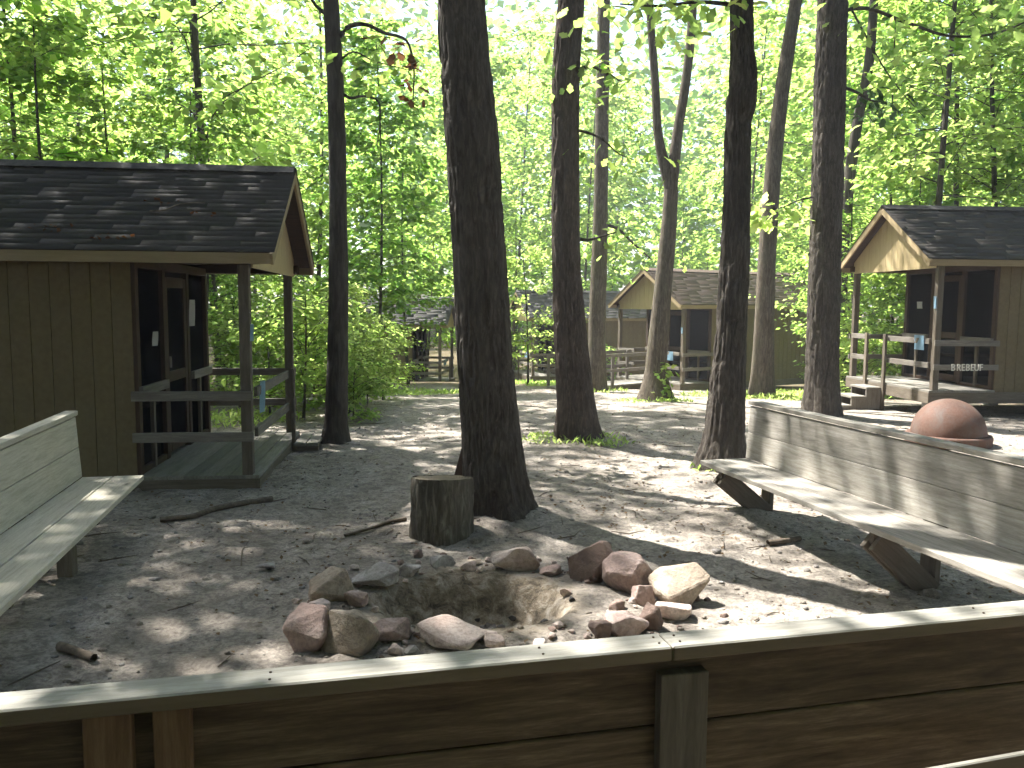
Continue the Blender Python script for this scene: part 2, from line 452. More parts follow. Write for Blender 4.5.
# ------------------------------------------------------------------ tubes, leaves, tree kit
def tube_np(pts, rad, seg=8, amp=0.0, seed=0, flare=0.0, zstep=None, cap=True):
    pts = np.array([tuple(p) for p in pts], float); rad = np.array(rad, float)
    if zstep:
        L = np.concatenate([[0], np.cumsum(np.linalg.norm(np.diff(pts, axis=0), axis=1))])
        n = max(4, int(L[-1]/zstep)); s = np.linspace(0, L[-1], n)
        # smooth interpolation
        def cr(v):
            d = np.gradient(v, L); i = np.clip(np.searchsorted(L, s, 'right')-1, 0, len(L)-2)
            h = L[i+1]-L[i]; t = (s-L[i])/h
            return (2*t**3-3*t**2+1)*v[i]+(t**3-2*t**2+t)*h*d[i]+(-2*t**3+3*t**2)*v[i+1]+(t**3-t**2)*h*d[i+1]
        pts = np.stack([cr(pts[:, k]) for k in range(3)], 1); rad = np.interp(s, L, rad)
    else: s = np.concatenate([[0], np.cumsum(np.linalg.norm(np.diff(pts, axis=0), axis=1))])
    T = np.gradient(pts, axis=0); T /= np.linalg.norm(T, axis=1)[:, None]+1e-9
    ref = np.where(np.abs(T[:, 2:3]) > .8, np.array([[1., 0, 0]]), np.array([[0, 0, 1.]]))
    A = np.cross(T, ref); A /= np.linalg.norm(A, axis=1)[:, None]; B = np.cross(T, A)
    th = np.linspace(0, 2*np.pi, seg, endpoint=False)
    R = np.repeat(rad[:, None], seg, 1)
    if flare:
        lob = .55+.45*np.cos(5*th+seed)+.35*np.cos(3*th+2*seed)
        R = R*(1+flare*np.exp(-s/(.10+rad[0]*.5))[:, None]*(.35+.65*np.clip(lob, 0, 1.4))[None, :])
    if amp:
        u = (th*rad.mean())[None, :]; ss = s[:, None]
        cx, sx = np.cos(th)*rad.mean(), np.sin(th)*rad.mean()
        wob = .05*(vnoise(cx[None, :]*9, sx[None, :]*9, ss*5, seed)-.5)
        f1 = vnoise(cx[None, :]*40+wob*46, sx[None, :]*40, ss*2.8, seed+1); f2 = vnoise(cx[None, :]*60, sx[None, :]*60, ss*11, seed+2)
        fur = np.exp(-((f1-.5)/.10)**2); brk = np.exp(-((vnoise(cx[None, :]*15, sx[None, :]*15, ss*9, seed+6)-.5)/.05)**2)
        R = R + amp*(-1.7*fur-.6*brk+.7*(f2-.5)+.5) + rad.mean()*.10*(vnoise(cx[None, :]*4, sx[None, :]*4, ss*1.3, seed+3)-.5)
    V = pts[:, None, :]+R[..., None]*(np.cos(th)[None, :, None]*A[:, None, :]+np.sin(th)[None, :, None]*B[:, None, :])
    n = len(pts); I = np.arange(n*seg).reshape(n, seg)
    F = np.stack([I[:-1], np.roll(I[:-1], -1, 1), np.roll(I[1:], -1, 1), I[1:]], -1).reshape(-1, 4)
    return V.reshape(-1, 3), F

def merge(parts):
    Vs, Fs, o = [], [], 0
    for v, f in parts: Vs.append(v); Fs.append(f+o); o += len(v)
    return np.concatenate(Vs), np.concatenate(Fs)

def leaves_np(C, L, W, rng, droop=.25, tilt=.45, az=None):
    """one folded leaf blade (two triangles) at each point"""
    n = len(C); a = rng.uniform(0, 2*np.pi, n) if az is None else az+rng.normal(0, .7, n)
    e = rng.normal(-droop, .35, n)
    d = np.stack([np.cos(a)*np.cos(e), np.sin(a)*np.cos(e), np.sin(e)], 1)
    up = np.stack([rng.normal(0, tilt, n), rng.normal(0, tilt, n), np.ones(n)], 1)
    s = np.cross(d, up); s /= np.linalg.norm(s, axis=1)[:, None]+1e-9; nn = np.cross(s, d)
    l = (L*rng.uniform(.6, 1.25, n))[:, None]; w = l*W
    base = C; tip = C+d*l-nn*l*.10; m = C+d*l*.45
    lf, rt = m+s*w+nn*l*.08, m-s*w+nn*l*.08
    V = np.stack([base, lf, tip, rt], 1).reshape(-1, 3)
    i = np.arange(n)[:, None]*4
    F = np.concatenate([i+np.array([[0, 1, 2]]), i+np.array([[0, 2, 3]])], 0)
    r = np.repeat(rng.uniform(0, 1, n), 4)
    return V, F, r

def tree_kit(seed, h, r0, z0, R, nb, leaf_len, per_twig, twigs=6, el=(5, 40), shape=.8, lw=.32, flat=.09, trunk=True, lean=.03):
    """returns wood (V,F) and leaves (V,F,rnd); leaf blades sit on twigs that sit on limbs"""
    rng = np.random.default_rng(seed); wood_parts = []; cs = []; azs = []
    zz = np.linspace(0 if trunk else z0-.5, h, 9)
    bx = lean*h*np.sin(zz/h*2.2+seed); by = lean*h*np.cos(zz/h*1.7+seed*2)-lean*h*math.cos(seed*2)
    bx -= bx[0]; by -= by[0]
    rr = r0*(1-.9*zz/h)+.006
    wood_parts.append(tube_np(np.stack([bx, by, zz], 1), rr, 10 if trunk else 7, flare=.3 if trunk else 0))
    for i in range(nb):
        s = (i+rng.uniform(0, 1))/nb; z = z0+(h-z0)*s*.97
        L = R*max(.12, math.sin(math.pi*(.18+.80*s)))**shape*rng.uniform(.55, 1.1)
        a = i*2.39996+rng.normal(0, .35); e0 = math.radians(rng.uniform(*el)+18*s)
        p = np.array([np.interp(z, zz, bx), np.interp(z, zz, by), z]); pts = [p]; ee = e0; aa = a
        for k in range(5):
            ee += rng.normal(-.06, .12); aa += rng.normal(0, .16)
            p = p+L/5*np.array([math.cos(aa)*math.cos(ee), math.sin(aa)*math.cos(ee), math.sin(ee)]); pts.append(p)
        pts = np.array(pts); rb = max(.006, np.interp(z, zz, rr)*(.38 if r0 > .14 else .26))
        wood_parts.append(tube_np(pts, np.linspace(rb, .004, 6), 5))
        for j in range(twigs):
            t = rng.uniform(.22, 1.0); q = np.array([np.interp(t*5, range(6), pts[:, k]) for k in range(3)])
            ta = aa+rng.choice([-1, 1])*rng.uniform(.3, 1.3); te = rng.normal(.02, .22); tl = L*rng.uniform(.22, .42)+.12
            tp = np.array([math.cos(ta)*math.cos(te), math.sin(ta)*math.cos(te), math.sin(te)])*tl
            wood_parts.append(tube_np(np.array([q, q+tp*.5+[0, 0, .02], q+tp]), [rb*.35+.002, .004, .002], 3))
            m = max(3, int(per_twig*rng.uniform(.5, 1.4)))
            u = rng.uniform(.05, 1.08, m)[:, None]
            c = q+tp*u+rng.normal(0, 1, (m, 3))*np.array([1, 1, .45])*(flat+.10*tl)
            cs.append(c); azs.append(np.full(m, ta))
    C = np.concatenate(cs)
    return merge(wood_parts), leaves_np(C, leaf_len, lw, rng, az=np.concatenate(azs))

def kit_meshes(name, *a, **k):
    w, l = tree_kit(*a, **k)
    return np_mesh(name+'_wood', *w, smooth=True), np_mesh(name+'_leaves', l[0], l[1], l[2])
def with_mat(mesh, mat): mesh.materials.append(mat); return mesh

# overhead crowns for the big trunks
CANOPY = [kit_meshes('canopy%d' % i, 40+i, 9.0, .16, .4, 4.2, 30, .17, 34, 10, (0, 45), .6, .33, .16, False) for i in range(3)]
for w, l in CANOPY: with_mat(w, M['bark_oak']); with_mat(l, M['leaf_oak'])
# whole trees of the wood behind
MID = [kit_meshes('mid%d' % i, 60+i, (15.0, 13.0, 17.0, 11.0)[i], (.08, .06, .10, .055)[i], (3.6, 3.0, 5.0, 2.4)[i], (3.3, 2.8, 3.6, 2.6)[i], 42, .25, 13, 7, (-5, 38), .55, .34, .12) for i in range(4)]
for i, (w, l) in enumerate(MID): with_mat(w, M['bark_thin']); with_mat(l, M['leaf_green' if i % 2 else 'leaf_light'])
SAP = [kit_meshes('sap%d' % i, 80+i, (4.2, 5.5, 3.0)[i], (.03, .04, .022)[i], (.9, 1.2, .5)[i], (1.5, 1.9, 1.2)[i], 26, .12, 17, 6, (-8, 25), .5, .36, .06) for i in range(3)]
for i, (w, l) in enumerate(SAP): with_mat(w, M['bark_thin']); with_mat(l, M['leaf_light' if i != 1 else 'leaf_green'])
SHRUB = [kit_meshes('shrub%d' % i, 95+i, (1.7, 1.1)[i], (.014, .01)[i], (.15, .08)[i], (.9, .7)[i], 20, .10, 12, 6, (5, 45), .4, .36, .05) for i in range(2)]
for w, l in SHRUB: with_mat(w, M['bark_thin']); with_mat(l, M['leaf_light'])

LAND = [(-1e9, 'beyond the left edge of the left cabin roof'), (20, 'above the left half of the left cabin roof'), (150, 'above the porch end of the left cabin roof'), (300, 'close round the slender dark trunk'), (345, 'between the slender dark trunk and the largest trunk'),
        (490, 'between the largest trunk and the reddish brown trunk'), (566, 'round the straight pale grey trunk'), (630, 'behind the forked tree'), (700, 'between the forked tree and the collared dark trunk'), (760, 'behind the leaning pale brown trunk'), (815, 'round the thick dark straight trunk'), (850, 'above the gable of the right cabin'), (940, 'above the roof of the right cabin'), (1024, 'beyond the right edge of the right cabin')]
def where(px): return [t for a, t in LAND if a <= px][-1]
def put_tree(kit, x, y, s, rot, label, cat='tree', name='woodland_tree', group=None, sx=1.0):
    z = gz(x, y)-.04
    T = thing(name, label, cat, Matrix.Translation((x, y, z)) @ Matrix.Rotation(rot, 4, 'Z') @ Matrix.Diagonal((s*sx, s*sx, s, 1)), group)
    link('trunk' if cat == 'tree' else 'stems', kit[0], None, T)
    tag(link('crown' if cat == 'tree' else 'foliage', kit[1], None, T), kind='stuff')
    return T

TLAB = dict(big='largest dark furrowed trunk rising beside the cut log stump',
            second='reddish brown trunk bending left, third behind the fire pit with grass at its foot',
            far_pale='straight pale grey trunk just right of the reddish brown trunk',
            forked='pale tree whose trunk forks into two stems in front of the middle cabin',
            fourth='dark trunk with a swollen collar, at the far end of the right bench',
            leaning='pale brown trunk leaning right in front of the middle cabin side wall',
            right='thick dark straight trunk behind the right bench, left of the named cabin',
            behind_right='thin leaning trunk just behind the thick dark trunk near the right cabin',
            left='slender dark trunk with crooked dead branches right of the left cabin')
rngT = random.Random(5)
HERO = {}
for idx, (k, t) in enumerate(TREES.items()):
    p = t['p']; d = p.y
    T = thing('tall_tree', TLAB[k], 'tree', Matrix.Translation(p), 'tall trees standing in the clearing'); HERO[k] = T
    pts, rad = [], []
    for (px, py, w) in t['line']:
        q = at_y(px, py, d) - p; pts.append((q.x, q.y, q.z)); rad.append(w*d/FPX/2)
    pts[0] = (pts[0][0], pts[0][1], -.12)
    if k != 'forked':
        a, b = Vector(pts[-2]), Vector(pts[-1]); dr = (b-a).normalized(); dr = (dr+Vector((0, 0, 1.2))).normalized()
        top = 12.5+rngT.uniform(-1, 2); n = 3; h0 = b.z
        for j in range(1, n+1):
            f = j/n; q = b+dr*(top-h0)*f; pts.append(tuple(q)); rad.append(rad[len(t['line'])-1]*(1-.35*f))
    amp = dict(bark_oak=.014, bark_red=.012, bark_beech=.005, bark_thin=.004)[t['mat']] if t['seg'] > 50 else .003
    zst = max(.024, .75*2*math.pi*rad[1]/t['seg']*2.2)
    V, F = tube_np(pts, rad, t['seg'], amp, idx*7+1, t['flare'], zst)
    tr = link('trunk', np_mesh('trunk', V, F, smooth=True), M[t['mat']], T)
    top = Vector(pts[-1])
    if k == 'forked':
        for br in ([(671, 190, 13), (659, 140, 9), (655, 80, 8), (649, 0, 7)], [(671, 190, 13), (678, 130, 10), (686, 80, 9), (692, 20, 8), (694, -40, 7)]):
            qs = [at_y(a, b, d)-p for a, b, c in br]; qs.append(qs[-1]+Vector((qs[-1].x-qs[-2].x, .3, 3.5)))
            V, F = tube_np(qs, [c*d/FPX/2 for a, b, c in br]+[.06], 24, .002, 3, 0, .12)
            link('limb', np_mesh('limb', V, F, smooth=True), M[t['mat']], T)
        top = Vector(qs[-1])
    kit = CANOPY[idx % 3]; s = (1.15, 1.0, .9)[idx % 3]*(.6 if k in ('far_pale', 'forked', 'leaning') else 1)
    Mx = Matrix.Translation(top-Vector((0, 0, 1.5))) @ Matrix.Rotation(idx*1.3, 4, 'Z') @ Matrix.Scale(s, 4)
    link('limbs', kit[0], None, T, Mx)
    tag(link('crown', kit[1], None, T, Mx), kind='stuff')

# crooked dead branches and low leafy sprays on the clearing trees
def px_branch(T, key, name, line, mat, r0, r1, dy=0.0, parent=None):
    p = TREES[key]['p']; qs = [at_y(a, b, p.y+dy*i/(len(line)-1))-p for i, (a, b) in enumerate(line)]
    V, F = tube_np(qs, np.linspace(r0, r1, len(qs)), 7, 0, 0, 0, .06)
    return link(name, np_mesh(name, V, F, smooth=True), M[mat], T), qs
B = [('left', [(338, 42), (348, 27), (362, 24), (385, 33), (406, 40), (413, 62), (413, 100)], .035, .008),
     ('left', [(340, 92), (350, 98), (362, 96), (378, 101), (380, 120), (377, 145)], .022, .006),
     ('left', [(332, 18), (318, 8), (308, -6)], .03, .015),
     ('left', [(340, 60), (352, 52), (372, 60), (392, 66), (420, 72)], .014, .004),
     ('second', [(578, 70), (590, 66), (604, 72), (622, 82)], .03, .008),
     ('second', [(577, 130), (592, 134), (606, 142), (616, 152), (634, 160)], .02, .005),
     ('second', [(576, 238), (586, 240), (600, 237), (616, 232)], .025, .008),
     ('far_pale', [(602, 224), (616, 228), (634, 244), (652, 260)], .05, .015),
     ('right', [(838, 12), (860, 8), (905, 22), (950, 36), (1000, 32), (1030, 20)], .035, .012),
     ('right', [(852, 10), (868, 40), (888, 74), (905, 96), (925, 118)], .018, .006),
     ('right', [(840, 86), (856, 92), (870, 100), (884, 102)], .03, .01),
     ('fourth', [(735, 5), (700, 2), (660, 6), (620, 4)], .025, .008),
     ('right', [(818, 196), (800, 200), (780, 208), (756, 212), (738, 214)], .014, .004)]
LIMBS = []
for key, line, r0, r1 in B:
    o, qs = px_branch(HERO[key], key, 'branch', line, 'bark_thin', r0, r1, dy=-.6 if line[0] == (818, 196) else 0)
    LIMBS.append((key, qs))

def lobed_leaves(C, L, rng, az, droop=.35):
    """bigger leaves seen near: a wavy-edged blade of eight triangles"""
    prof = [(0, .02), (.18, .10), (.34, .26), (.5, .20), (.68, .34), (.84, .18), (1.0, .0)]
    V, F, R = [], [], []; o = 0
    for c, a0 in zip(C, az):
        l = L*rng.uniform(.7, 1.2); a = a0+rng.normal(0, .8); e = rng.normal(-droop, .35)
        d = np.array([math.cos(a)*math.cos(e), math.sin(a)*math.cos(e), math.sin(e)]); up = np.array([rng.normal(0, .4), rng.normal(0, .4), 1])
        s = np.cross(d, up); s /= np.linalg.norm(s); nn = np.cross(s, d); r = rng.uniform()
        for t, w in prof:
            m = c+d*l*t-nn*l*.22*t*t
            V += [m+s*w*l+nn*l*.05, m, m-s*w*l+nn*l*.05]; R += [r]*3
        for i in range(len(prof)-1):
            b = o+i*3
            F += [(b, b+1, b+4, b+3), (b+1, b+2, b+5, b+4)]
        o += 3*len(prof)
    return np.array(V), np.array(F), np.array(R)

def spray(key, qs, n, L, spread, mat, seed, u0=.3, drop=.1):
    rng = np.random.default_rng(seed); Q = np.array([tuple(q) for q in qs]); m = len(Q)
    u = rng.uniform(u0, 1, n)*(m-1)
    C = np.stack([np.interp(u, range(m), Q[:, k]) for k in range(3)], 1)+rng.normal(0, 1, (n, 3))*np.array([spread, spread, spread*.6])-np.array([0, 0, drop])
    V, F, R = lobed_leaves(C, L, rng, rng.uniform(0, 6.28, n))
    tag(link('leaf_spray', np_mesh('leaf_spray', V, F, R), M[mat], HERO[key]), kind='stuff')
spray('right', LIMBS[12][1], 75, .20, .17, 'leaf_light', 1, .2)
spray('right', LIMBS[8][1], 170, .19, .42, 'leaf_light', 2, .15, .05)
spray('right', LIMBS[9][1], 60, .17, .25, 'leaf_green', 3, .2)
spray('right', LIMBS[10][1], 40, .18, .2, 'leaf_oak', 4, .4)
spray('fourth', LIMBS[11][1], 150, .17, .35, 'leaf_light', 5, .2, .0)
spray('left', LIMBS[0][1], 26, .16, .10, 'leaf_rust', 6, .45, .10)
spray('left', LIMBS[3][1], 60, .15, .3, 'leaf_green', 7, .3)
spray('second', LIMBS[4][1], 90, .16, .35, 'leaf_light', 8, .3)
spray('second', LIMBS[5][1], 50, .15, .3, 'leaf_green', 9, .3)
spray('far_pale', LIMBS[7][1], 120, .2, .5, 'leaf_light', 10, .2)

# ------------------------------------------------------------------ cabins: local x = towards the porch front, z = 0 at the floor
W, HP, PD, LB, OV, GO, RISE = 2.69, 2.0, 1.02, 5.5, .205, .30, 1.108
ER, EZ = W/2+OV, HP+.115                     # roof edge and its height at the eave
PITCH_R = math.atan2(RISE-.115, ER)
def roof_z(y): return HP+RISE-abs(y)*math.tan(PITCH_R)

def shingle_row(n_tabs, length, expo, seed, off=0.0):
    rng = np.random.default_rng(seed); V, F, R = [], [], []; o = 0; tw = length/n_tabs
    for i in range(-1, n_tabs+1):
        x0, x1 = max(-length/2, -length/2+(i+off)*tw+.0004), min(length/2, -length/2+(i+1+off)*tw-.0004)
        if x1-x0 < .01: continue
        t = .004+rng.uniform(0, .0005); lo = -expo*.5-rng.uniform(0, .0015); hi = expo*.62
        # x along the eave, y up the slope, z out of the roof; the butt edge is thick, the head tucks in
        V += [(x0, lo, 0), (x1, lo, 0), (x1, hi, -.004), (x0, hi, -.004), (x0, lo, t), (x1, lo, t), (x1, hi, .002), (x0, hi, .002)]
        F += [[o+a for a in f] for f in ((4, 5, 6, 7), (0, 1, 5, 4), (1, 2, 6, 5), (3, 0, 4, 7))]; o += 8
        R += [rng.uniform()]*8
    return with_mat(np_mesh('shingle_row', V, F, R), M['shingle'])

def build_cabin(label):
    T = thing('cabin', label, 'cabin', None, 'camp cabins round the clearing')
    hy = W/2
    # floor frame, deck
    for s in (-1, 1):
        board('rim_joist', (-LB, s*(hy+.03), -.125), (.075, s*(hy+.03), -.125), .18, .038, (0, 0, 1), M['post_wood'], T)
    board('rim_joist', (.094, -hy-.049, -.125), (.094, hy+.049, -.125), .18, .038, (0, 0, 1), M['post_wood'], T)
    board('rim_joist', (-LB-.02, -hy, -.125), (-LB-.02, hy, -.125), .18, .038, (0, 0, 1), M['post_wood'], T)
    n = 8; dw = (PD+.11)/n
    for i in range(n):
        x = -PD+dw*(i+.5)
        board('deck_board', (x, -hy-.05, -.018), (x, hy+.05, -.018), dw-.007, .034, (1, 0, 0), M['deck_wood'], T)
    link('cabin_floor', box_mesh(LB-PD-.02, W-.06, .03, M['deck_wood']), None, T, Matrix.Translation((-(LB+PD)/2, 0, -.02)))
    for x in (-.06, -LB/2, -LB+.1):
        for s in (-1, 1):
            link('pier', box_mesh(.2, .2, .62, M['concrete'], .01), None, T, Matrix.Translation((x, s*(hy-.16), -.53)))
    # side and back walls of vertical boards with recessed joints
    nb = 25; bw = (LB-PD)/nb
    for s in (-1, 1):
        Mw = Matrix.Translation((-(LB+PD)/2, s*(hy-.03), HP/2-.06))
        wl = link('side_wall', box_mesh(LB-PD-.002, .03, HP+.12, M['dark_interior'], 0), None, T, Mw)
        for i in range(nb):
            x = -PD-bw*(i+.5)
            board('siding_board', (x, s*(hy-.004), -.14), (x, s*(hy-.004), HP+.045), bw-.005, .022, (1, 0, 0), M['siding_paint'], wl, Mw)
    Mw = Matrix.Translation((-LB+.015, 0, HP/2-.06))
    wl = link('back_wall', box_mesh(.03, W-.06, HP+.12, M['dark_interior'], 0), None, T, Mw)
    for i in range(14):
        y = -hy+W/14*(i+.5)
        board('siding_board', (-LB-.011, y, -.14), (-LB-.011, y, min(roof_z(y)-.10, roof_z(abs(y)+.1)-.05)), W/14-.005, .022, (0, 1, 0), M['siding_paint'], wl, Mw)
    # screened front wall: studs, sill rails, door
    for y in (-hy+.045, -W/6, W/6, hy-.045):
        board('stud', (-PD, y, 0), (-PD, y, HP+.06), .09, .07, (0, 1, 0), M['brown_wood'], T)
    board('top_plate', (-PD, -hy+.01, HP+.01), (-PD, hy-.01, HP+.01), .09, .075, (0, 0, 1), M['brown_wood'], T)
    for s in (-1, 1):
        board('window_sill', (-PD+.055, s*(W/6+.05), .80), (-PD+.055, s*(hy-.01), .80), .09, .038, (0, 0, 1), M['rail_wood'], T)
        board('baluster', (-PD+.02, s*W/3, .0), (-PD+.02, s*W/3, .76), .06, .038, (0, 1, 0), M['post_wood'], T)
        board('bottom_plate', (-PD, s*(W/6+.05), .03), (-PD, s*(hy-.09), .03), .06, .06, (0, 0, 1), M['brown_wood'], T)
        link('insect_screen', box_mesh(.004, W/3-.10, HP-.10, M['insect_screen'], 0), None, T, Matrix.Translation((-PD-.01, s*(W/3-.02), HP/2)))
    Md = Matrix.Translation((-PD+.005, 0, .97))
    dr = link('screen_door', box_mesh(.004, W/3-.2, 1.84, M['insect_screen'], 0), None, T, Md)
    for y in (-.355, .355): board('door_stile', (-PD+.01, y, .04), (-PD+.01, y, 1.9), .09, .03, (0, 1, 0), M['brown_wood'], dr, Md)
    for z in (.10, .85, 1.85): board('door_rail', (-PD+.012, -.30, z), (-PD+.012, .30, z), .11, .026, (0, 0, 1), M['brown_wood'], dr, Md)
    board('door_handle', (-PD+.045, -.33, .95), (-PD+.045, -.33, 1.07), .025, .02, (0, 1, 0), M['rail_wood'], dr, Md)
    # bunk inside, seen dimly through the screen
    link('bunk_board', box_mesh(1.9, .75, .05, M['post_wood']), None, T, Matrix.Translation((-PD-1.4, -hy+.5, .45)))
    link('bunk_board', box_mesh(1.9, .75, .05, M['post_wood']), None, T, Matrix.Translation((-PD-1.4, hy-.5, .45)))
    link('mattress', box_mesh(1.8, .68, .11, M['mattress_vinyl'], .03), None, T, Matrix.Translation((-PD-1.4, hy-.5, .535)))
    link('mattress', box_mesh(1.8, .68, .11, M['mattress_vinyl'], .03), None, T, Matrix.Translation((-PD-1.4, -hy+.5, .535)))
    # porch posts, beams, side rails
    for s in (-1, 1):
        board('porch_post', (0, s*(hy-.0), 0), (0, s*(hy-.0), HP-.0), .10, .10, (0, 1, 0), M['post_wood'], T, None, .006)
        board('side_beam', (-LB, s*(hy-.02), HP+.055), (.14, s*(hy-.02), HP+.055), .10, .07, (0, 0, 1), M['brown_wood'], T)
        for z in (.765, .375):
            board('side_rail', (-PD-.01, s*(hy+.072), z), (.07, s*(hy+.072), z), .09, .036, (0, 0, 1), M['rail_wood'], T)
    board('front_beam', (.0, -hy+.06, HP+.05), (.0, hy-.06, HP+.05), .12, .08, (0, 0, 1), M['brown_wood'], T)
    # gable boards above the porch
    Mg = Matrix.Translation((.055, 0, HP))
    gb = link('gable', prism_mesh([(-hy+.02, .03), (hy-.02, .03), (0, roof_z(0)-HP-.1)], .012), M['dark_interior'], T, Mg)
    for i in range(14):
        y0, y1 = -hy+W/14*i+.003, -hy+W/14*(i+1)-.003
        z0 = -.03; a, b = roof_z(y0)-HP-.075, roof_z(y1)-HP-.075
        if max(a, b) < z0+.03: continue
        poly = [(y0, z0), (y1, z0), (y1, max(b, z0+.01)), (y0, max(a, z0+.01))]
        link('siding_board', prism_mesh(poly, .018), M['siding_gable'], gb, Matrix.Translation((.016, 0, 0)))
    # roof: sheathing, rows of shingles, fascia, rake boards, ridge cap
    L = LB+2*GO; xm = (-LB)/2; sl = ER/math.cos(PITCH_R)
    rows = 19; ex = sl/rows
    for s in (-1, 1):
        up = Vector((0, -s*math.cos(PITCH_R), math.sin(PITCH_R))); nrm = Vector((0, s*math.sin(PITCH_R), math.cos(PITCH_R)))
        mid = Vector((xm, s*ER/2, (EZ+HP+RISE)/2))
        Mr = frame(Vector((1, 0, 0))*(1 if s < 0 else -1), up, mid-nrm*.028)
        sh = link('roof_slope', box_mesh(L-.01, sl-.004, .03, M['brown_wood'], 0), None, T, Mr)
        for r in range(rows):
            p = Vector((xm, s*ER, EZ))+up*(ex*(r+.5))-nrm*.012
            link('shingle_row', ROWS[(r*5+(s > 0)+r//6) % 6], None, sh, Mr.inverted() @ frame(Vector((1, 0, 0))*(1 if s < 0 else -1), up, p))
        board('fascia', (-LB-GO, s*(ER-.022), HP+.048), (GO, s*(ER-.022), HP+.048), .10, .03, (0, 0, 1), M['trim_wood'], T)
        for x in (GO-.012, -LB-GO+.012):
            e = Vector((x, s*(ER-.01), EZ-.075)); r = Vector((x, s*.004, HP+RISE-.075-.01))
            board('rake_board', e, r, .115, .03, up.cross(Vector((1, 0, 0))), M['trim_wood'], T)
    for s in (-1, 1):
        nrm = Vector((0, s*math.sin(PITCH_R), math.cos(PITCH_R))); up = Vector((0, -s*math.cos(PITCH_R), math.sin(PITCH_R)))
        c = Vector((xm, 0, HP+RISE))-up*.07+nrm*.008
        link('ridge_cap', box_mesh(L, .15, .012, M['ridge_shingle'], 0), None, T, frame(Vector((1, 0, 0))*(1 if s < 0 else -1), up, c))
    return T

t_ = NT('ridge_shingle'); n_ = t_.noise(t_.coord((1, 1, 1)), 12, 4, .7)
t_.pbsdf(t_.ramp(n_, [(.3, (.03, .03, .03)), (.7, (.085, .078, .07))]), .9, t_.bump(n_, .4, .004), .2)
t_ = NT('siding_gable'); n_ = t_.noise(t_.coord((6, 6, .6)), 3, 5, .6)
t_.pbsdf(t_.ramp(n_, [(.3, (.36, .28, .15)), (.7, (.44, .345, .195))]), .7, t_.bump(n_, .3, .002), .2)
ROWS = [shingle_row(7, LB+2*GO+.03, (ER/math.cos(PITCH_R))/19, 300+i, (0, .5, .25, .75, .12, .62)[i]) for i in range(6)]

SPECS = dict(
    left=((-2.528, 7.868, .153), 0.115, 'dark brown cabin with a low porch behind the left bench'),
    right=((6.859, 13.438, .453), 3.224, 'tan cabin with white letters on its porch rail and three wooden steps'),
    middle=((4.564, 22.17, -.291), 3.685, 'ochre cabin with a railed ramp to its porch, between the forked and leaning trunks'),
    back=((at_y(532.8, 376, 30.0)), math.radians(195), 'far cabin with grey roof seen between the largest trunk and reddish brown trunk'),
    bushes=((at_y(440, 384, 29.6)), math.radians(-5), 'far tan cabin half hidden by green bushes, left of the largest trunk'),
    hidden=((at_y(415, 366, 36.0)), math.radians(-6), 'farthest cabin, only its grey roof showing above bushes right of left cabin porch'))
proto = build_cabin(SPECS['left'][2])
CAB, CABM = {}, {}
for k, (loc, th, lab) in SPECS.items():
    o = proto if k == 'left' else copy_tree(proto)
    o['label'] = lab
    fr = Vector((math.cos(th), math.sin(th), 0)); aw = Vector((-fr.y, fr.x, 0))
    sgn = 1 if aw.y > 0 else -1
    o.matrix_basis = Matrix.Translation(Vector(loc)+aw*sgn*W/2) @ Matrix.Rotation(th, 4, 'Z')
    sm = dict(middle='shingle_brown', back='shingle_grey', bushes='shingle_grey', hidden='shingle_grey').get(k)
    if sm:
        for ch in o.children_recursive:
            if ch.name.startswith(('shingle_row', 'ridge_cap')): ch.material_slots[0].link = 'OBJECT'; ch.material_slots[0].material = M[sm]
    CAB[k] = o; CABM[k] = (o.matrix_basis.copy(), -sgn)       # -sgn: local y sign of the side near the camera

def front_rails(k, spans, newels):
    """spans in fractions from the near post to the far post"""
    T, (Mx, near) = CAB[k], CABM[k]
    yy = lambda s: near*(W/2-s*W)
    for a, b in spans:
        for z in (.79, .40):
            board('front_rail', (.071, yy(a), z), (.071, yy(b), z), .09, .036, (0, 0, 1), M['rail_wood'], T)
    gnd_ = lambda y: gz(*(Mx @ Vector((.14, y, 0)))[:2])-Mx.translation.z
    for s in newels:
        board('newel', (.135, yy(s), gnd_(yy(s))-.02), (.135, yy(s), .86), .085, .04, (0, 1, 0), M['post_wood'], T)
front_rails('left', [(.02, .76)], [.76])
front_rails('right', [(.02, .49), (.73, .98)], [.49, .73])
front_rails('middle', [(.02, .36), (.72, .98)], [])
front_rails('back', [(.02, .55)], [.55, .98])
front_rails('bushes', [(.02, .5)], [.5])

# loose plank step at the left cabin, three box steps at the right cabin
def world(k, p): return CABM[k][0] @ Vector(p)
near = CABM['left'][1]; yl = near*(W/2-.88*W)
q = world('left', (.30, yl, 0)); g = gz(q.x, q.y)
st = thing('plank_step', 'single low plank step on the dirt at the left cabin porch', 'step', Matrix.Translation((q.x, q.y, g)) @ Matrix.Rotation(SPECS['left'][1], 4, 'Z'))
for i in range(2): board('tread', (-.09+.15*i, -.42, .085), (-.09+.15*i, .42, .085), .14, .036, (1, 0, 0), M['deck_wood'], st)
for y in (-.33, .33): board('block', (-.15, y, .03), (.13, y, .03), .09, .075, (0, 1, 0), M['post_wood'], st)

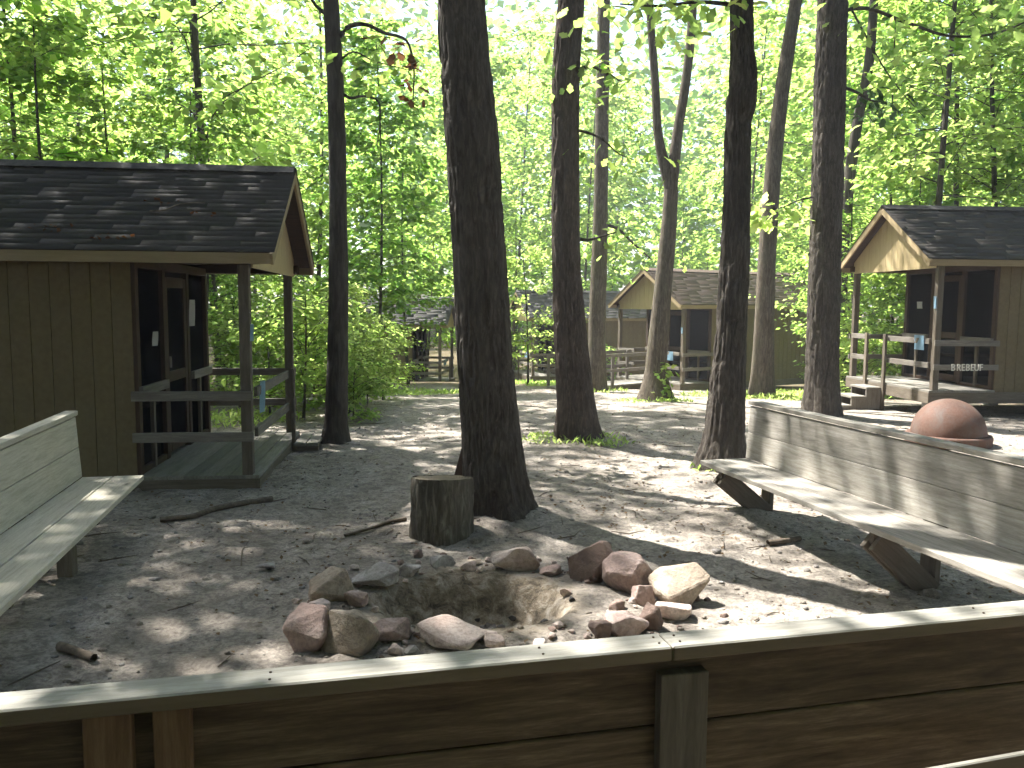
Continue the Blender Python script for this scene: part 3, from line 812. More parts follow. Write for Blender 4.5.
near = CABM['right'][1]; yr = near*(W/2-.61*W)
q = world('right', (.14, yr, 0)); g = gz(q.x, q.y)-.01
fl = CABM['right'][0].translation.z - g
stp = thing('wooden_steps', 'three open wooden steps up to the porch of the right cabin', 'steps', Matrix.Translation((q.x, q.y, g)) @ Matrix.Rotation(SPECS['right'][1], 4, 'Z'))
sh_ = fl/3.3
for i in range(3):
    z = fl-sh_*(i+.55); x = .14+.27*i
    board('tread', (x, -.30, z-.019), (x, .30, z-.019), .29, .038, (1, 0, 0), M['deck_wood'], stp)
    for y in (-.27, .27):
        board('riser_block', (x-.0, y, 0), (x-.0, y, z-.04), .27, .036, (1, 0, 0), M['rail_wood'], stp)

# ramp at the middle cabin
near = CABM['middle'][1]; ym = near*(W/2-.54*W)
Rm = CABM['middle'][0]
tip = Rm @ Vector((3.1, ym, 0)); zt = gz(tip.x, tip.y)-Rm.translation.z
rp = thing('access_ramp', 'weathered wooden ramp with handrails up to the middle cabin porch', 'ramp', Rm @ Matrix.Translation((0, ym, 0)))
A0, A1 = Vector((.13, 0, -.05)), Vector((3.1, 0, zt+.03))
for i in range(20):
    a = A0.lerp(A1, (i+.5)/20)
    board('ramp_board', a-Vector((0, .46, 0)), a+Vector((0, .46, 0)), .142, .034, A1-A0, M['deck_wood'], rp)
for s in (-1, 1):
    board('stringer', A0+Vector((.02, s*.43, -.10)), A1+Vector((-.15, s*.43, -.06)), .13, .038, (0, 0, 1), M['post_wood'], rp)
    for f in (.06, .5, .97):
        a = A0.lerp(A1, f)+Vector((0, s*.50, 0)); gq = Rm @ (a+Vector((0, ym, 0))); gg = gz(gq.x, gq.y)-Rm.translation.z
        board('handrail_post', (a.x, a.y, gg-.05), (a.x, a.y, a.z+.86), .085, .05, (1, 0, 0), M['rail_wood'], rp)
    for h in (.82, .42):
        board('handrail', A0+Vector((0, s*.545, h)), A1+Vector((.05, s*.545, h)), .09, .036, (0, 0, 1), M['rail_wood'], rp)

# notices pinned up on posts and rails
def notice(k, p, nrm, w, h, mat, label):
    Mx = CABM[k][0]; n = Vector(nrm)
    Mn = Mx @ frame(Vector((0, 0, 1)), n.cross(Vector((0, 0, 1))), Vector(p)+n*.004)
    bm = bmesh.new(); n1 = 5
    grid = [[bm.verts.new(((i/n1-.5)*h, (j/n1-.5)*w, .010*math.sin(i*1.9/n1+j*.9))) for j in range(n1+1)] for i in range(n1+1)]
    for i in range(n1):
        for j in range(n1): bm.faces.new((grid[i][j], grid[i+1][j], grid[i+1][j+1], grid[i][j+1]))
    bmesh.ops.solidify(bm, geom=bm.faces[:], thickness=.002)
    o = link('paper_notice', bm_mesh(bm, 'paper_notice'), M[mat], None, Mn)
    return tag(o, label, 'notice', 'paper notices on the cabins')
def ny(k, s): return CABM[k][1]*(W/2-s*W)
notice('right', (.092, ny('right', .12), .76), (1, 0, 0), .30, .24, 'paper_blue', 'blue paper notice on the front porch rail of the right cabin')
notice('right', (.055, ny('right', .0), 1.42), (1, 0, 0), .09, .2, 'paper_blue', 'small teal tag on the front post of the right cabin')
notice('right', (-PD+.05, ny('right', .80), 1.38), (1, 0, 0), .2, .13, 'paper_white', 'white sign on the screened front wall of the right cabin')
notice('left', (.092, ny('left', .10), .72), (1, 0, 0), .22, .3, 'paper_blue', 'blue paper notice on the porch rail of the left cabin')
notice('left', (.055, ny('left', .0), 1.36), (1, 0, 0), .09, .16, 'paper_blue', 'small blue tag on the near porch post of the left cabin')
notice('left', (-PD+.05, ny('left', .70), 1.52), (1, 0, 0), .2, .3, 'paper_white', 'pale paper sheet on the dark screened wall of the left cabin')
notice('left', (-PD+.05, ny('left', .18), 1.28), (1, 0, 0), .14, .14, 'paper_white', 'small white card near the window of the left cabin')
notice('middle', (.092, ny('middle', .16), .72), (1, 0, 0), .32, .24, 'paper_blue', 'blue paper notice on the porch rail of the middle cabin')
notice('middle', (.055, ny('middle', .0), 1.42), (1, 0, 0), .08, .16, 'paper_blue', 'small blue tag on the porch post of the middle cabin')
notice('back', (.092, ny('back', .2), .74), (1, 0, 0), .5, .2, 'paper_blue', 'blue notice on the rail of the far cabin behind reddish trunk')
notice('bushes', (.092, ny('bushes', .2), .74), (1, 0, 0), .5, .2, 'paper_blue', 'blue notice on the porch of the cabin hidden by bushes')

# white wooden letters on the lower side rail of the right cabin
def letter_mesh(ch):
    cu = bpy.data.curves.new('letter', 'FONT'); cu.body = ch; cu.size = .155; cu.extrude = .006; cu.align_x = 'CENTER'; cu.offset = .001
    ob = bpy.data.objects.new('letter_tmp', cu); COL.objects.link(ob)
    bpy.context.view_layer.update()
    me = bpy.data.meshes.new_from_object(ob.evaluated_get(bpy.context.evaluated_depsgraph_get()))
    bpy.data.objects.remove(ob); me.materials.clear(); me.materials.append(M['letter_paint']); return me
sgn = CABM['right'][1]
letters = {}
lx0, step = -.27, -.078
for i, ch in enumerate('BREBEUF'):
    if ch not in letters: letters[ch] = letter_mesh(ch)
    x = -.25-.076*i-(.02 if i else 0)
    # facing outwards on the near side; reading direction follows -x there
    Ml = frame(Vector((-1, 0, 0)), Vector((0, 0, 1)), Vector((x, sgn*(W/2+.098), .325)))
    Ml = Ml @ Matrix.Rotation(random.Random(i).uniform(-.04, .04), 4, 'Z') @ Matrix.Diagonal((.82, 1, 1, 1))
    tag(link('letter', letters[ch], None, CAB['right'], Ml))

# ------------------------------------------------------------------ benches: local x along the bench, y towards its back, z up from the ground
def make_bench(label, Mx, L, back_w, mats, legs, wl, lean=.07, twoleg=False):
    T = thing('long_bench', label, 'bench', Mx, 'long plank benches round the fire pit')
    sw = .218
    for i in range(2):
        y = .11+i*.226
        board('seat_board', (0, y, .45-.019), (L, y, .45-.019), sw, .038, (0, 1, 0), M[mats[0]], T, None, .004)
    y0 = .462
    for i in range(2):
        za, zb = .452+i*.234, .452+.23+i*.234
        board('back_board', (0, y0+lean*(za+zb-.9)/2*.9, (za+zb)/2), (L, y0+lean*(za+zb-.9)/2*.9, (za+zb)/2), .231, .038, (0, lean*.9, 1), M[mats[1]], T, None, .004)
    yc = y0+lean*.45
    cuts = [-.02]+wl+[L+.02]
    for a, b in zip(cuts[:-1], cuts[1:]):
        board('cap_board', (a+.001, yc+.012, .947), (b-.001, yc+.012, .947), .092, .036, (0, 1, 0), M[mats[2]], T, None, .004)
    for lx in legs:
        g = gz(*(Mx @ Vector((lx, .4, 0)))[:2])-Mx.translation.z-.06
        board('leg_post', (lx, y0+.075, g), (lx, y0+.075+lean*.3, .90), .14, .04, (1, 0, 0), M['post_wood'], T)
        if twoleg:
            board('front_leg', (lx, .27, gz(*(Mx @ Vector((lx, .27, 0)))[:2])-.05), (lx, .27, .32), .13, .09, (1, 0, 0), M['post_wood'], T)
            board('bearer', (lx+.05, .08, .375), (lx+.05, y0+.03, .375), .10, .038, (0, 0, 1), M['post_wood'], T)
            continue
        board('bearer', (lx+.05, .05, .375), (lx+.05, y0+.14, .375), .10, .038, (0, 0, 1), M['post_wood'], T)
        board('brace', (lx+.09, .06, .36), (lx+.09, y0+.02, g+.03), .15, .038, (0, 1, .9), M['post_wood'], T)
        board('brace', (lx+.01, .06, .36), (lx+.01, y0+.02, g+.03), .15, .038, (0, 1, .9), M['post_wood'], T)
    return T

# right bench
p, q = at_z(700, 460, .45), at_z(1024, 587, .45)
ang = math.atan2(q.y-p.y, q.x-p.x)
Mx = Matrix.Translation((p.x, p.y, 0)) @ Matrix.Rotation(ang, 4, 'Z')
make_bench('long grey weathered plank bench in front of the dome, lit by sun patches', Mx, 4.5, 0, ('bench_wood', 'bench_wood', 'bench_wood'), [.22, 2.15, 4.1], [2.45])
# left bench: mirrored, its back to the left
p, q = at_z(144, 475, .45), at_z(0, 609, .45)
d = Vector((q.x-p.x, q.y-p.y, 0)).normalized(); far = p+d*4.4
Mx = Matrix.Translation((far.x, far.y, 0)) @ Matrix.Rotation(math.atan2(-d.y, -d.x), 4, 'Z')
make_bench('pale plank bench cut by the left photo edge, facing the fire pit', Mx, 4.4, 0, ('pale_wood', 'pale_wood', 'pale_wood'), [.4, 1.8, 3.35], [], twoleg=True)
# front bench seen from behind, its back towards the camera
a, b = at_z(0, 711, .965), at_z(1024, 614, .965)
d = Vector((b.x-a.x, b.y-a.y, 0)).normalized(); nb_ = Vector((d.y, -d.x, 0))     # towards the camera
p0 = a-d*.45-nb_*(.462+.0315+.012+.046)
Mx = Matrix.Translation((p0.x, p0.y, 0)) @ Matrix.Rotation(math.atan2(-d.y, -d.x), 4, 'Z') @ Matrix.Translation((-3.9, 0, 0))
FB = thing('long_bench', 'nearest bench across the bottom, seen from behind its plank back', 'bench', Mx, 'long plank benches round the fire pit')
Lf = 3.9
for i in range(2): board('seat_board', (0, .11+i*.226, .431), (Lf, .11+i*.226, .431), .218, .038, (0, 1, 0), M['bench_wood'], FB, None, .004)
y0 = .462
for i in range(2):
    z, wb = (.833, .19) if i else (.619, .228)
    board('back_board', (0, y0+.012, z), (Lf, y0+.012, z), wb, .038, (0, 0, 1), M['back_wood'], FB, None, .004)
jx = (Mx.inverted() @ at_z(676, 650, .965)).x
for a_, b_ in ((-.02, jx-.001), (jx+.001, Lf+.02)):
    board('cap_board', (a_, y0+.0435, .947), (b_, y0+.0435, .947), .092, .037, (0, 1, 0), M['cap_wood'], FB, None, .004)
scr = with_mat(np_mesh('screw_head', *[np.array(q) for q in ([(.0032*math.cos(i*1.0472), .0032*math.sin(i*1.0472), z) for z in (-.003, .0025) for i in range(6)]+[(0, 0, .0022)]*1, [(i, (i+1) % 6, (i+1) % 6+6, i+6) for i in range(6)]+[(6, 7, 8, 9), (9, 10, 11, 6)])]), M['brown_wood'])
for x in (.38, 1.05, jx-.04, jx+.035, 2.3, 2.93, 3.5):
    for yy in (y0+.025, y0+.062):
        link('screw_head', scr, None, FB, Matrix.Translation((x+.01*math.sin(x*40), yy, .9655)))
def fb_x(px, py): 
    r = ray(px, py); o = Vector((0, 0, CAMH)); Mi = Mx.inverted(); ol, rl = Mi @ o, Mi.to_3x3() @ r
    return ol.x+rl.x*((y0+.05-ol.y)/rl.y)
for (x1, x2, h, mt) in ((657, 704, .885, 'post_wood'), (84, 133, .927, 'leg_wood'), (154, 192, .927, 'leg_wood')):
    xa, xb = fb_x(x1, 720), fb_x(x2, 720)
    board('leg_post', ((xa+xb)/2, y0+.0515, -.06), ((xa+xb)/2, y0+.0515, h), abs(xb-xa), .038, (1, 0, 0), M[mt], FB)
xa, xb = fb_x(84, 720), fb_x(704, 720)
for x in (xa-.1, xb+.08, Lf-.25, .25):
    board('bearer', (x, .05, .36), (x, y0-.01, .36), .10, .038, (0, 0, 1), M['post_wood'], FB)
    board('leg_post', (x, .16, gz(*(Mx @ Vector((x, .16, 0)))[:2])-.03), (x, .16, .305), .09, .04, (1, 0, 0), M['post_wood'], FB)
# low rail board jutting from the bench foot on the camera side
r0, r1 = at_z(888, 775, .70), at_z(1040, 748, .70)
lr = thing('ledge_plank', 'thin sunlit plank edge in the bottom right corner behind the nearest bench', 'plank', Matrix.Translation((r0.x, r0.y, 0)))
dd = r1-r0
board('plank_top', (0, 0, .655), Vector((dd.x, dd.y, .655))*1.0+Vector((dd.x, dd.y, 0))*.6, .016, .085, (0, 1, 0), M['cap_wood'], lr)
for f in (.35, 1.5):
    gq = r0+dd*f
    board('prop', (dd.x*f, dd.y*f, gz(gq.x, gq.y)-.03), (dd.x*f, dd.y*f, .67), .04, .04, (0, 1, 0), M['post_wood'], lr)

# ------------------------------------------------------------------ fire pit stones
def rock(seed, sx, sy, sz, jag=.10, n=15):
    rng = np.random.default_rng(seed); bm = bmesh.new()
    P = rng.normal(0, 1, (n, 3)); P /= np.linalg.norm(P, axis=1)[:, None]; P *= rng.uniform(.82, 1.08, (n, 1)); P = np.clip(P, -.84, .84)
    for v in P: bm.verts.new(v)
    bmesh.ops.convex_hull(bm, input=bm.verts)
    bmesh.ops.delete(bm, geom=[v for v in bm.verts if not v.link_faces], context='VERTS')
    bmesh.ops.bevel(bm, geom=bm.edges[:], offset=.045, segments=1, affect='EDGES')
    bmesh.ops.triangulate(bm, faces=bm.faces)
    for it in range(2):
        long = [e for e in bm.edges if e.calc_length() > .22]
        if long: bmesh.ops.subdivide_edges(bm, edges=long, cuts=1)
        bmesh.ops.triangulate(bm, faces=[f for f in bm.faces if len(f.verts) > 3])
    C = np.array([v.co for v in bm.verts])
    nz = fbm(C[:, 0]*2.2+seed, C[:, 1]*2.2, C[:, 2]*2.2, 3, seed)
    C = C*(1+jag*2*nz)[:, None]; lo, hi = C.min(0), C.max(0)
    C = ((C-lo)/(hi-lo)-.5)*np.array([sx, sy, sz])
    for v, q in zip(bm.verts, C): v.co = q
    m = bm_mesh(bm, 'stone')
    return m
STONES = [  # px centre x, foot y, width px, height px, material, label
    (329, 603, 46, 31, 'rock_tan', 'rounded tan stone at the back left corner of the pit ring'),
    (373, 590, 48, 21, 'rock_grey', 'flat dark grey slab at the back left of the ring'),
    (355, 608, 24, 16, 'rock_pink', 'small pinkish stone between the grey slab and big tan boulder'),
    (318, 613, 24, 13, 'rock_pale', 'small pale flat stone left of the ring above the red stone'),
    (305, 651, 44, 42, 'rock_pink', 'reddish angular stone at the left end of the ring'),
    (344, 657, 64, 46, 'rock_tan', 'largest boulder of the ring, front left'),
    (391, 644, 40, 23, 'rock_pink', 'pinkish stone lying right of the largest boulder'),
    (394, 656, 16, 12, 'rock_pale', 'small pale stone in front right of the largest boulder'),
    (412, 656, 18, 11, 'rock_grey', 'small grey stone left of the wide pale flat stone'),
    (450, 653, 72, 26, 'rock_pale', 'wide pale pink flat stone at the front of the ring'),
    (494, 650, 22, 13, 'rock_pale', 'small pale stone right of the wide flat stone'),
    (408, 577, 24, 13, 'rock_grey', 'small grey stone right of the dark grey slab'),
    (441, 567, 27, 12, 'rock_grey', 'small flat grey stone in front of the log stump'),
    (471, 565, 22, 7, 'rock_tan', 'thin tan stone right of the stump foot'),
    (516, 573, 50, 27, 'rock_pale', 'pale pink topped stone at the back of the ring'),
    (554, 577, 28, 11, 'rock_pink', 'thin red stone right of the pale topped stone'),
    (591, 583, 46, 43, 'rock_dark', 'dark reddish rough stone at the back right of the ring'),
    (631, 595, 52, 38, 'rock_pink', 'large smooth brown stone at the right of the ring'),
    (644, 606, 24, 19, 'rock_pink', 'small square red stone under the large brown stone'),
    (658, 594, 20, 14, 'rock_tan', 'small tan stone touching the right of the brown stone'),
    (683, 608, 54, 38, 'rock_tan', 'rightmost large tan stone of the ring'),
    (674, 621, 40, 22, 'rock_pale', 'pale wedge stone in front of the rightmost stone'),
    (651, 632, 26, 26, 'rock_dark', 'dark upright stone left of the pale wedge'),
    (626, 638, 42, 24, 'rock_pink', 'reddish tan stone at the front right of the ring'),
    (600, 640, 24, 18, 'rock_dark', 'small red brown stone at the left of the front right group'),
    (566, 596, 12, 8, 'rock_pale', 'tiny pale stone inside the right rim of the pit'),
    (264, 571, 18, 8, 'rock_grey', 'lone flat grey stone on the dirt left of the ring'),
    (624, 590, 12, 10, 'rock_dark', 'tiny dark stone left of the small square stone'),
]
for i, (px, py, w, h, mat, lab) in enumerate(STONES):
    g = ground_at(px, py); d = g.y; m = w*d/FPX; hh = h*d/FPX
    dep = m*random.Random(i+3).uniform(.7, .95)
    hz = max(.35*hh, (hh-dep*(CAMH/d)*.45))*1.15
    m *= 1.05
    o = link('ring_stone', rock(i+11, m, dep, hz*1.35), M[mat], None, Matrix.Translation((g.x, g.y+dep*.4, gz(g.x, g.y+dep*.4)+hz*.40)) @ Matrix.Rotation(random.Random(i).uniform(-.3, .3), 4, 'Z'))
    tag(o, lab, 'stone', 'stones of the fire ring' if px != 264 else None)

def rubble(n, r0, r1, size, name, mat, label, seed):
    rg = np.random.default_rng(seed); P, o = [], 0
    src = [rock(200+i, 1, .8, .6, .1, 12) for i in range(4)]
    data = [(np.array([v.co for v in m.vertices]), np.array([f.vertices for f in m.polygons if len(f.vertices) == 3])) for m in src]
    for i in range(n):
        a, d = rg.uniform(0, 6.28), rg.uniform(r0, r1); x, y = PIT.x+.12+math.cos(a)*d*1.15, PIT.y+math.sin(a)*d*.8
        V, F = data[i % 4]; sc = size*rg.lognormal(0, .45); b = rg.uniform(0, 6.28); c, q = math.cos(b), math.sin(b)
        W_ = V*sc; W_ = np.stack([W_[:, 0]*c-W_[:, 1]*q, W_[:, 0]*q+W_[:, 1]*c, W_[:, 2]], 1)+np.array([x, y, gz(x, y)+sc*.18])
        P.append((W_, F))
    for m in src: bpy.data.meshes.remove(m)
    V, F = merge(P); tag(link(name, np_mesh(name, V, F), M[mat]), label, None, kind='stuff')
rubble(70, .62, 1.05, .05, 'stone_fragments', 'rock_pale', 'small broken stone fragments between the ring stones', 1)
rubble(60, .62, 1.2, .035, 'dark_fragments', 'rock_dark', 'small dark stone fragments round the fire pit', 2)
rubble(45, .0, .42, .04, 'charcoal', 'charcoal', 'burnt bits of charcoal lying in the fire pit', 3)
# ------------------------------------------------------------------ log stump, terracotta dome, fallen branches
g = ground_at(440, 543); d = g.y; r = 33*d/FPX; h = .50; yc = g.y+r*.8
S = thing('log_stump', 'thick upright cut log with flaking dark bark beside the largest trunk', 'stump', Matrix.Translation((g.x, yc, gz(g.x, yc)-.03)))
V, F = tube_np([(0, 0, 0), (0, 0, .1), (.003, 0, .25), (-.005, 0, .4), (-.005, 0, h)], [r*1.02, r*1.0, r*.98, r*.99, r*.985], 72, .013, 5, 0, .02)
V[:, 2] -= .12*(V[:, 1]+r)*np.clip(V[:, 2]/h, 0, 1)**3
link('bark', np_mesh('bark', V, F, smooth=True), bark('stump_bark', (.04, .033, .026), (.085, .074, .058), (.23, .215, .17), .9, .012), S)
bm = bmesh.new(); n = 72
ring = [bm.verts.new((math.cos(i/n*6.2832)*r*.955, math.sin(i/n*6.2832)*r*.955, h-.004+.004*math.sin(i*.7)-.12*(math.sin(i/n*6.2832)*r+r))) for i in range(n)]
c = bm.verts.new((0, 0, h+.002-.12*r))
mid = [bm.verts.new((math.cos(i/n*6.2832)*r*.6, math.sin(i/n*6.2832)*r*.6, h+.001+.004*math.sin(i*.5)-.12*(math.sin(i/n*6.2832)*r*.6+r))) for i in range(n)]
for i in range(n):
    j = (i+1) % n; bm.faces.new((ring[i], ring[j], mid[j], mid[i])); bm.faces.new((mid[i], mid[j], c))
link('cut_face', bm_mesh(bm, 'cut_face', True), M['cut_wood'], S)

g = ground_at(966, 450)
D = thing('fire_dome', 'terracotta coloured dome on a round base behind the right bench', 'dome', Matrix.Translation((g.x, g.y+.45, gz(g.x, g.y+.45)-.02)))
def lathe(prof, seg=64):
    pr = np.array(prof); th = np.linspace(0, 2*np.pi, seg, endpoint=False)
    V = np.stack([pr[:, None, 0]*np.cos(th), pr[:, None, 0]*np.sin(th), np.repeat(pr[:, 1:2], seg, 1)], -1).reshape(-1, 3)
    I = np.arange(len(pr)*seg).reshape(len(pr), seg)
    return V, np.stack([I[:-1], np.roll(I[:-1], -1, 1), np.roll(I[1:], -1, 1), I[1:]], -1).reshape(-1, 4)
R = .455
V, F = lathe([(R*math.cos(a)*1.0, .16+R*1.02*math.sin(a)) for a in np.linspace(0, math.pi/2-.001, 28)])
link('dome_shell', np_mesh('dome_shell', V, F, smooth=True), M['terracotta'], D)
V, F = lathe([(.50, -.05), (.515, 0), (.52, .10), (.525, .135), (.515, .16), (.49, .168), (.46, .165), (.42, .165)])
link('base_rim', np_mesh('base_rim', V, F, smooth=True), M['terracotta'], D)

def stick(line, r0, r1, label, name='fallen_branch', mat='twig', lift=.02):
    qs = [ground_at(*q)+Vector((0, 0, lift)) for q in line]; o0 = qs[0].copy()
    V, F = tube_np([q-o0 for q in qs], np.linspace(r0, r1, len(qs)), 8, .002, len(line), 0, .03)
    return tag(link(name, np_mesh(name, V, F, smooth=True), M[mat], None, Matrix.Translation(o0)), label, 'branch')
stick([(160, 522), (190, 519), (215, 511), (240, 506), (272, 501)], .022, .028, 'pale fallen branch on the dirt in front of the left cabin')
stick([(345, 538), (370, 531), (390, 524), (406, 521)], .012, .018, 'dark stick lying left of the log stump')
stick([(768, 546), (782, 544), (800, 541)], .026, .02, 'short stick under the right bench')
stick([(60, 650), (76, 655), (94, 662)], .026, .022, 'short dark stick on the dirt at lower left under the left bench')
g = ground_at(458, 478)
slab = thing('bark_slab', 'narrow dark slab of wood leaning on the largest trunk behind the stump', 'wood slab', Matrix.Translation(g))
board('slab', (0, 0, -.02), (.10, .02, .36), .10, .03, (1, 0, 0), M['brown_wood'], slab)

# ------------------------------------------------------------------ leaf litter, pebbles, twigs
rng = np.random.default_rng(77)
def scatter(n, lo, hi, power=1.0):
    px = rng.uniform(-200, 1224, n); out = []
    y = lo+(hi-lo)*rng.uniform(0, 1, n)**power; x = (px-512)/FPX*y
    return x, y
x, y = scatter(16000, 2.4, 24, .8)
keep = (np.hypot((x-PIT.x)/.62, (y-PIT.y)/.55) > 1) & (vnoise(x*.8, y*.8, 0, 5) > rng.uniform(.15, .8, len(x)))
x, y = x[keep], y[keep]
V, F, Rr = leaves_np(np.stack([x, y, terrain(x, y)+.008], 1), .036, .36, rng, droop=-.02, tilt=.25)
tag(link('leaf_litter', np_mesh('leaf_litter', V, F, Rr), M['leaf_dead']), 'scattered dry brown leaves on the dirt', None, kind='stuff')
def pebble_field(n, lo, hi, size, name, mat, label, seed):
    bm = bmesh.new(); bmesh.ops.create_icosphere(bm, subdivisions=1, radius=1); B0 = np.array([v.co for v in bm.verts]); F0 = np.array([[v.index for v in f.verts] for f in bm.faces]); bm.free()
    x, y = scatter(n, lo, hi, .9); z = terrain(x, y); s = size*rng.lognormal(0, .5, n)
    A = B0[None]*(1+rng.normal(0, .16, (n, len(B0), 1)))*(s[:, None, None]*np.stack([rng.uniform(.7, 1.3, n), rng.uniform(.7, 1.3, n), rng.uniform(.4, .8, n)], 1)[:, None, :])
    V = (A+np.stack([x, y, z+s*.15], 1)[:, None, :]).reshape(-1, 3); F = (F0[None]+np.arange(n)[:, None, None]*len(B0)).reshape(-1, 3)
    tag(link(name, np_mesh(name, V, F), M[mat]), label, None, kind='stuff')
pebble_field(2200, 3.0, 12, .009, 'pebbles', 'rock_grey', 'small grey pebbles and grit on the dirt', 1)
pebble_field(2500, 3.0, 14, .010, 'dirt_clods', 'dirt', 'crumbs and clods of dry earth', 2)
def twig_field(n, lo, hi):
    x, y = scatter(n, lo, hi, 1.0); ok = np.hypot(x-PIT.x-.1, y-PIT.y) > 1.35; x, y = x[ok], y[ok]; n = len(x); a = rng.uniform(0, np.pi, n); l = rng.lognormal(-2.4, .6, n); P = []
    for i in range(n):
        dx, dy = math.cos(a[i])*l[i], math.sin(a[i])*l[i]; xs = np.array([x[i]-dx, x[i]+rng.normal(0, .1)*l[i], x[i]+dx]); ys = np.array([y[i]-dy, y[i]+rng.normal(0, .1)*l[i], y[i]+dy])
        P.append(tube_np(np.stack([xs, ys, terrain(xs, ys)+.008], 1), [.004, .005, .002], 4))
    V, F = merge(P); tag(link('twigs', np_mesh('twigs', V, F), M['twig']), 'small dry twigs scattered over the dirt', None, kind='stuff')
twig_field(330, 3.0, 16)
# ash, grass and weeds at tree feet
def tuft(cx, cy, n, rad, hgt, seed, label, mat='leaf_light'):
    r = np.random.default_rng(seed); a = r.uniform(0, 6.28, n); d = rad*np.sqrt(r.uniform(0, 1, n)); x, y = cx+d*np.cos(a), cy+d*np.sin(a)*.7
    V, F, q = leaves_np(np.stack([x, y, terrain(x, y)+.01], 1), hgt, .12, r, droop=-.7, tilt=.6)
    tag(link('grass', np_mesh('grass', V, F, q), M[mat]), label, None, kind='stuff')
for k, (n, rad) in dict(second=(330, .7), forked=(300, .8), leaning=(260, .9), fourth=(40, .4), far_pale=(200, .8)).items():
    p = TREES[k]['p']; tuft(p.x, p.y-.1, n, rad, .10, len(k), 'short grass and weeds round a trunk foot')
for (cx, cy, n, rad, sd) in ((6.0, 18.5, 2600, 2.2, 1), (8.8, 20.0, 2000, 2.4, 2), (-4.6, 12.6, 1500, 1.4, 3), (-3.2, 19, 2600, 2.0, 4), (1.8, 24.5, 1200, 1.4, 6), (.6, 27.5, 1400, 1.6, 7)):
    tuft(cx, cy, n//2, rad, .13, sd+40, 'low green weeds at the edge of the clearing')
# a weed climbing the foot of the forked trunk
p = TREES['forked']['p']; r_ = np.random.default_rng(9); n = 60
zz = r_.uniform(0, .75, n); C = np.stack([.12+r_.normal(0, .08, n), -.32+r_.normal(0, .05, n)+zz*.1, zz], 1)
V, F, q = lobed_leaves(C, .12, r_, np.full(n, -1.5))
CW = thing('climbing_weed', 'green leafy weed at the foot of the forked trunk', 'weed', Matrix.Translation((p.x, p.y, gz(p.x, p.y-.3))))
tag(link('foliage', np_mesh('foliage', V, F, q), M['leaf_light'], CW), kind='stuff')
V, F = tube_np([(.12, -.34, -.03), (.13, -.33, .3), (.11, -.28, .75)], [.008, .006, .003], 6)
link('stem', np_mesh('stem', V, F), M['bark_thin'], CW)

def loose_leaf(p, n, size, seed, label, mat='leaf_dead', az=0.0):
    V, F, q = lobed_leaves(np.zeros((1, 3)), size, np.random.default_rng(seed), [az], 0.0)
    V[:, 2] = V[:, 2]*.25
    V[:, 2] -= V[:, 2].min()-.002
    tag(link('fallen_leaf', np_mesh('fallen_leaf', V, F, q), M[mat], None, Matrix.Translation(p)), label, 'leaf')
loose_leaf(at_z(953, 528, .452), 1, .10, 1, 'curled yellow leaf on the right bench seat near its back')
loose_leaf(at_z(876, 512, .452), 1, .06, 2, 'small yellow leaf on the right bench seat, further from camera')
loose_leaf(at_z(12, 528, .452), 1, .05, 3, 'small dark leaf on the left bench seat', 'leaf_dead')

# debris lying on the left cabin roof
Mx = CABM['left'][0]; sg = CABM['left'][1]; rr_ = np.random.default_rng(4); C = []
for cx, cy, n in ((-.9, .75, 8), (-1.7, 1.25, 12), (-.45, .95, 7), (-2.6, 1.3, 14), (-1.2, 1.38, 16), (-3.0, 1.1, 8)):
    xx = cx+rr_.normal(0, .10, n); yy = np.clip(cy+rr_.normal(0, .035, n), .05, 1.5); C.append(np.stack([xx, sg*yy, roof_z(0)-yy*math.tan(PITCH_R)+.015], 1))
V, F, q = leaves_np(np.concatenate(C), .055, .34, rr_, droop=.2, tilt=.5)
tag(link('roof_leaf_clumps', np_mesh('roof_leaf_clumps', V, F, q), M['leaf_rust'], None, Mx), 'clumps of dead leaves caught on the left cabin roof', None, kind='stuff')
qs = [Mx @ Vector((-.95+.12*i, sg*(.95-.05*i+.04*math.sin(i*2)), roof_z(.95-.05*i+.04*math.sin(i*2))+.02)) for i in range(5)]
V, F = tube_np([q-qs[0] for q in qs], np.linspace(.009, .004, 5), 6, 0, 0, 0, .03)
tag(link('roof_twig', np_mesh('roof_twig', V, F, smooth=True), M['twig'], None, Matrix.Translation(qs[0])), 'bent twig lying on the left cabin roof', 'twig')

# ------------------------------------------------------------------ the wood
rt = random.Random(21)
def clear(x, y, m=1.6):
    for k in CAB:
        Mi = CABM[k][0].inverted(); q = Mi @ Vector((x, y, CABM[k][0].translation.z))
        if -LB-m < q.x < m and abs(q.y) < W/2+m: return False
    return True
